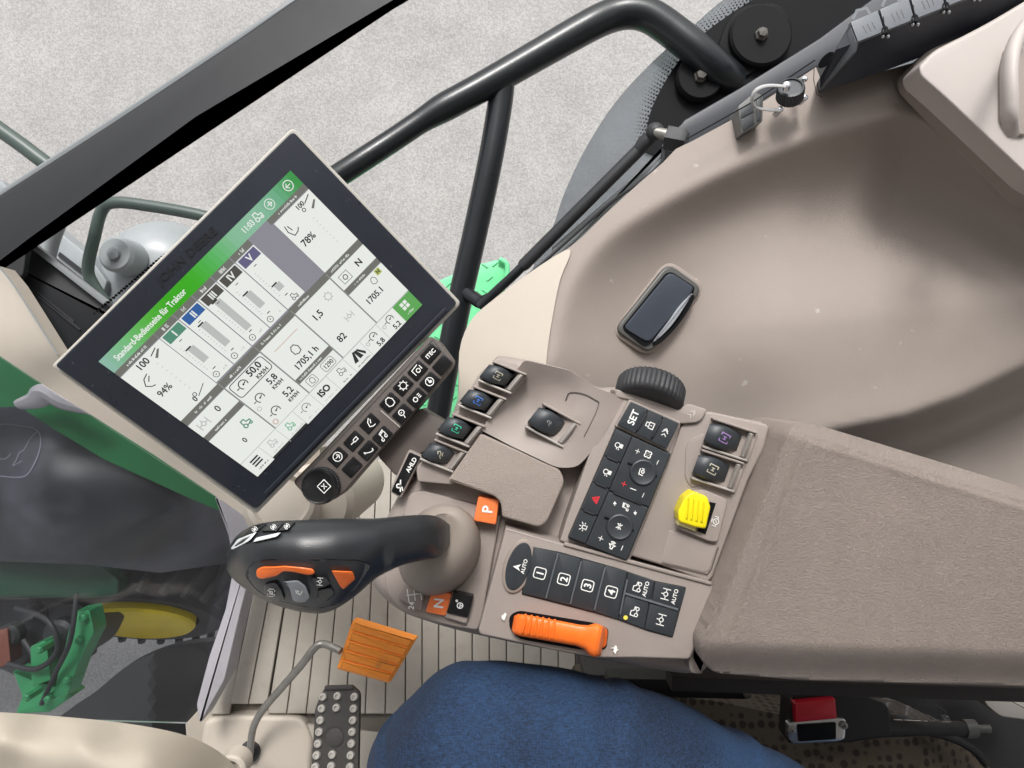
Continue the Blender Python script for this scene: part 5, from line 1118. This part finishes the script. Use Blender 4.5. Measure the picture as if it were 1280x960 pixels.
for j in range(9):
    for i in range(3):
        x = (404, 422, 443)[i] - j * (1.6, 1.3, .9)[i]; y = 871 + j * 14.6 + (0 if i != 1 else -1)
        if i == 1 and 1 < j < 5: continue
        mb = MB(); mb.lathe(SPb.map(x, y), SPb.n, [(.0058, -.002), (.0055, .003), (.0044, .0046), (.0030, .0048), (.0028, .0025), (.001, .0025)], mat('worn stud', (176, 172, 166), .45, metal=.2), n=16); mb.build('stud', t)
t = thing('dashboard', P(120, 940, .95), 'cream moulded dashboard edge in the lower left corner', 'dashboard')
fd = tps([(-60, 895, 1.02), (60, 900, 1.01), (150, 908, 1.01), (220, 920, 1.02), (285, 952, 1.08), (0, 925, .95), (100, 930, .945), (180, 940, .96), (240, 965, 1.0), (0, 980, .97), (100, 1000, .95), (250, 1020, 1.0)])
mb = MB(); mb.hf(smooth([(-500, 880), (-120, 888), (0, 893), (60, 897), (150, 906), (220, 919), (262, 936), (292, 962), (300, 1000), (300, 1080)], 4) + [(-500, 1080)], lambda x, y: fd(x, y) + .007 * (1 - sstep(.60, 1.40, math.hypot(x / 76, (y - 992) / 52))), 5, DASH, skirt=.006); mb.build('moulding', t)
mb = MB(); mb.lathe(P(289, 962, 1.10), (0, 0, 1), [(.022, -.03), (.022, .0), (.019, .004), (.015, .004), (.013, -.006), (.001, -.006)], CREAM); mb.build('ring_boss', t)
mb = MB(); mb.slab([(256, 898, 12), (300, 893, 12), (380, 896, 12), (392, 925, 10), (388, 960), (388, 1060), (236, 1060)], Flat(1.24), 0, .03, CREAM, bev=8, rad=10, seg=5)
mb.build('footwell_moulding', t); mb = MB(); mb.slab([(232, 905), (262, 872), (285, 880), (290, 960), (236, 960)], Flat(1.262), 0, .02, PTRIM, bev=2); mb.build('lower_wall', t)

# ================================================================ operator's leg
JEANS = mat('blue denim', (20, 42, 76), .92, bump=1.0, bscale=800, var=.1, vscale=20)
jn = JEANS.node_tree; jb = jn.nodes['Principled BSDF']; jt = jn.nodes.new('ShaderNodeTexCoord'); fac = None
for sc_, rz_ in (((1500, 170, 400), .45), ((200, 1300, 400), .45), ((9, 5, 7), 0)):
    mp_ = jn.nodes.new('ShaderNodeMapping'); mp_.inputs['Scale'].default_value = sc_; mp_.inputs['Rotation'].default_value = (0, 0, rz_)
    nn = jn.nodes.new('ShaderNodeTexNoise'); nn.inputs['Scale'].default_value = 1; nn.inputs['Detail'].default_value = 3
    jn.links.new(jt.outputs['Object'], mp_.inputs['Vector']); jn.links.new(mp_.outputs[0], nn.inputs['Vector'])
    if fac is None: fac = nn.outputs[0]
    else:
        ad = jn.nodes.new('ShaderNodeMath'); ad.operation = 'ADD'; jn.links.new(fac, ad.inputs[0]); jn.links.new(nn.outputs[0], ad.inputs[1]); fac = ad.outputs[0]
jr = jn.nodes.new('ShaderNodeMapRange'); jr.inputs[1].default_value = 1.12; jr.inputs[2].default_value = 1.88; jn.links.new(fac, jr.inputs[0])
jc = jn.nodes.new('ShaderNodeValToRGB'); jc.color_ramp.elements[0].color = col(9, 21, 42); jc.color_ramp.elements[1].color = col(38, 68, 104); jn.links.new(jr.outputs[0], jc.inputs[0])
for l_ in list(jb.inputs['Base Color'].links): jn.links.remove(l_)
jn.links.new(jc.outputs[0], jb.inputs['Base Color'])
t = thing('person', P(640, 960, .75), 'knee and thigh of a seated person in blue jeans', 'person')
mb = MB(); path = [(1330, 1300, .78), (1180, 1206, .74), (1040, 1132, .715), (900, 1068, .69), (780, 1014, .665), (700, 983, .650), (640, 968, .645), (590, 962, .655), (566, 968, .70), (566, 990, .80), (580, 1020, .95), (600, 1060, 1.12), (610, 1080, 1.22)]
rad_ = [.118, .115, .111, .107, .102, .097, .093, .086, .078, .074, .070, .066, .062]
pp = smooth([(*p, r_) for p, r_ in zip(path, rad_)], 6) if 0 else None
P4 = []
pts3 = [P(*p) for p in path]; sm = smooth(pts3, 6); rs = [q[0] for q in smooth([(r_, 0) for r_ in rad_], 6)]
mb.tube(smooth(sm, 3), [q[0] for q in smooth([(r_, 0) for r_ in rs], 3)], JEANS, n=110)
leg = mb.build('jeans', t, sharp=180)
nz = lambda v: math.sin(v.x * 41 + v.y * 23) * math.sin(v.y * 37 - v.z * 29) * .0030 - .0070 * max(0, math.sin(v.x * 24 + v.y * 38 + math.sin(v.y * 30 + v.x * 9) * 1.3)) ** 10 + .004 * max(0, math.sin(v.x * 37 - v.y * 31 + 1.2)) ** 12 + math.sin(v.x * 90 + v.y * 70) * .0007
for v in leg.data.vertices: v.co += v.normal * nz(v.co) * 1.2

# ================================================================ seat and buckle
FAB = mat('seat fabric', (128, 112, 92), .9, bump=.5, bscale=500, var=.1, vscale=60)
fm = FAB.node_tree; b = fm.nodes['Principled BSDF']; tc = fm.nodes.new('ShaderNodeTexCoord'); vo = fm.nodes.new('ShaderNodeTexVoronoi'); vo.inputs['Scale'].default_value = 88; vo.inputs['Randomness'].default_value = .25
fm.links.new(tc.outputs['Object'], vo.inputs['Vector']); cr = fm.nodes.new('ShaderNodeValToRGB'); cr.color_ramp.elements[0].color = col(38, 28, 22); cr.color_ramp.elements[1].color = col(70, 61, 50); cr.color_ramp.elements[0].position = .32; cr.color_ramp.elements[1].position = .45
fm.links.new(vo.outputs['Distance'], cr.inputs[0])
for l_ in list(b.inputs['Base Color'].links): fm.links.remove(l_)
fm.links.new(cr.outputs[0], b.inputs['Base Color'])
mr_ = fm.nodes.new('ShaderNodeMath'); mr_.operation = 'MULTIPLY'; mr_.inputs[1].default_value = 55; fm.links.new(vo.outputs['Distance'], mr_.inputs[0])
t = thing('operator_seat', P(1080, 930, .86), 'dark dotted fabric seat cushion beside the armrest', 'seat')
fs_ = tps([(760, 870, .90), (880, 880, .89), (1000, 925, .87), (1060, 915, .85), (1150, 918, .84), (1220, 945, .88), (1150, 1000, .82), (900, 1000, .84), (760, 1000, .86), (1280, 1000, .90)])
mb = MB(); mb.hf(smooth([(740, 868), (860, 872), (960, 890), (1030, 908), (1080, 912), (1140, 914), (1190, 926), (1222, 944), (1245, 980), (1250, 1090), (700, 1090), (720, 900)], 3, True), fs_, 12, FAB, skirt=.10); mb.build('cushion', t)
SBK = mat('black seat plastic', (22, 21, 22), .6, bump=.2, bscale=400, var=.1, vscale=12)
mb = MB(); mb.slab([(730, 842), (1500, 850), (1500, 1100), (1215, 1100), (1180, 940), (900, 886), (730, 884)], Flat(.95), 0, .12, SBK, bev=4, rad=6); mb.build('seat_base', t)
mb = MB(); mb.slab([(760, 848, 2), (938, 850, 2), (936, 874, 4), (760, 870, 2)], Flat(.80), 0, .03, SBK, bev=2, rad=3); mb.lathe(P(934, 868, .795), (0, 0, 1), [(.004, -.01), (.004, .002), (.001, .003)], STEEL); mb.build('slide_rail', t)
mb = MB(); mb.slab([(1229, 857, 3), (1262, 857, 3), (1310, 900), (1300, 902), (1250, 896, 8), (1231, 880, 6)], Flat(.86), 0, .03, mat('grey seat part', (122, 118, 114), .6), bev=2, rad=3); mb.build('side_cover', t)
mb = MB(); mb.tube([P(*q) for q in smooth([(1150, 913, .83), (1185, 921, .835), (1215, 936, .84), (1232, 955, .85)], 5)], .0045, SBK, n=10); mb.build('piping', t)
t = thing('seat_belt_buckle', P(1022, 900, .76), 'black seat belt buckle with red push button and steel frame', 'buckle')
BK = Flat(.755); mb = MB(); mb.slab([(992, 866, 4), (1060, 862, 5), (1110, 880, 10), (1116, 920, 8), (1060, 928, 6), (985, 929, 4), (988, 880)], BK, -.004, .03, SBK, bev=3, rad=5, seg=4); mb.build('buckle_body', t)
mb = MB(); mb.tube([P(*q) for q in ((1100, 905, .775), (1150, 910, .79), (1212, 911, .80))], [.013, .008, .0075], SBK, n=16); mb.build('stalk', t)
mb = MB(); mb.lathe(P(1214, 911, .80), (1, 0, 0), [(.0095, -.008), (.0095, .004), (.004, .006), (.0042, .02)], FRG, n=16); mb.build('stalk_bolt', t, 'dull steel bolt')
RB = mat('red button', (196, 22, 44), .3, var=.05, vscale=60); mb = MB(); mb.slab([(993, 878, 2), (1044, 873, 2), (1046, 898, 2), (994, 903, 2)], BK, .004, .012, RB, bev=1.8, rad=2, seg=4, crown=.001); mb.build('push_button', t)
mb = MB(); mb.slab([(984, 904, 3), (996, 902), (1046, 897), (1058, 899, 4), (1056, 924, 4), (1048, 927, 4), (990, 930, 4), (985, 922)], BK, .002, .008, CHROME, bev=1.4, rad=3); mb.slab([(996, 906, 2), (1045, 903, 2), (1045, 924, 2), (998, 927, 2)], BK, .0034, .004, FRIT, bev=.6, rad=2)
for x, y in ((989, 912), (1054, 906)): mb.lathe(BK.map(x, y, .002), (0, 0, 1), [(.0040, 0), (.0038, .0025), (.0016, .003), (.0012, .001)], STEEL, n=16)
mb.build('latch_frame', t)
mb = MB(); PLS = glassmat('clear plastic', (225, 225, 225), .9, dirt_or_sheen=.22); 
def fpl(x, y): return .772 + .006 * math.sin(x * .11 + y * .07) + .004 * math.sin(y * .23 - x * .05)
mb.hf([(1010, 864), (1060, 862), (1120, 876), (1165, 896), (1182, 904), (1170, 882), (1182, 888), (1190, 903), (1120, 900), (1060, 880)], fpl, 6, PLS, skirt=.0015)
top(mb, 'plastic_film', 'crumpled scrap of clear plastic film behind the buckle', 'film')
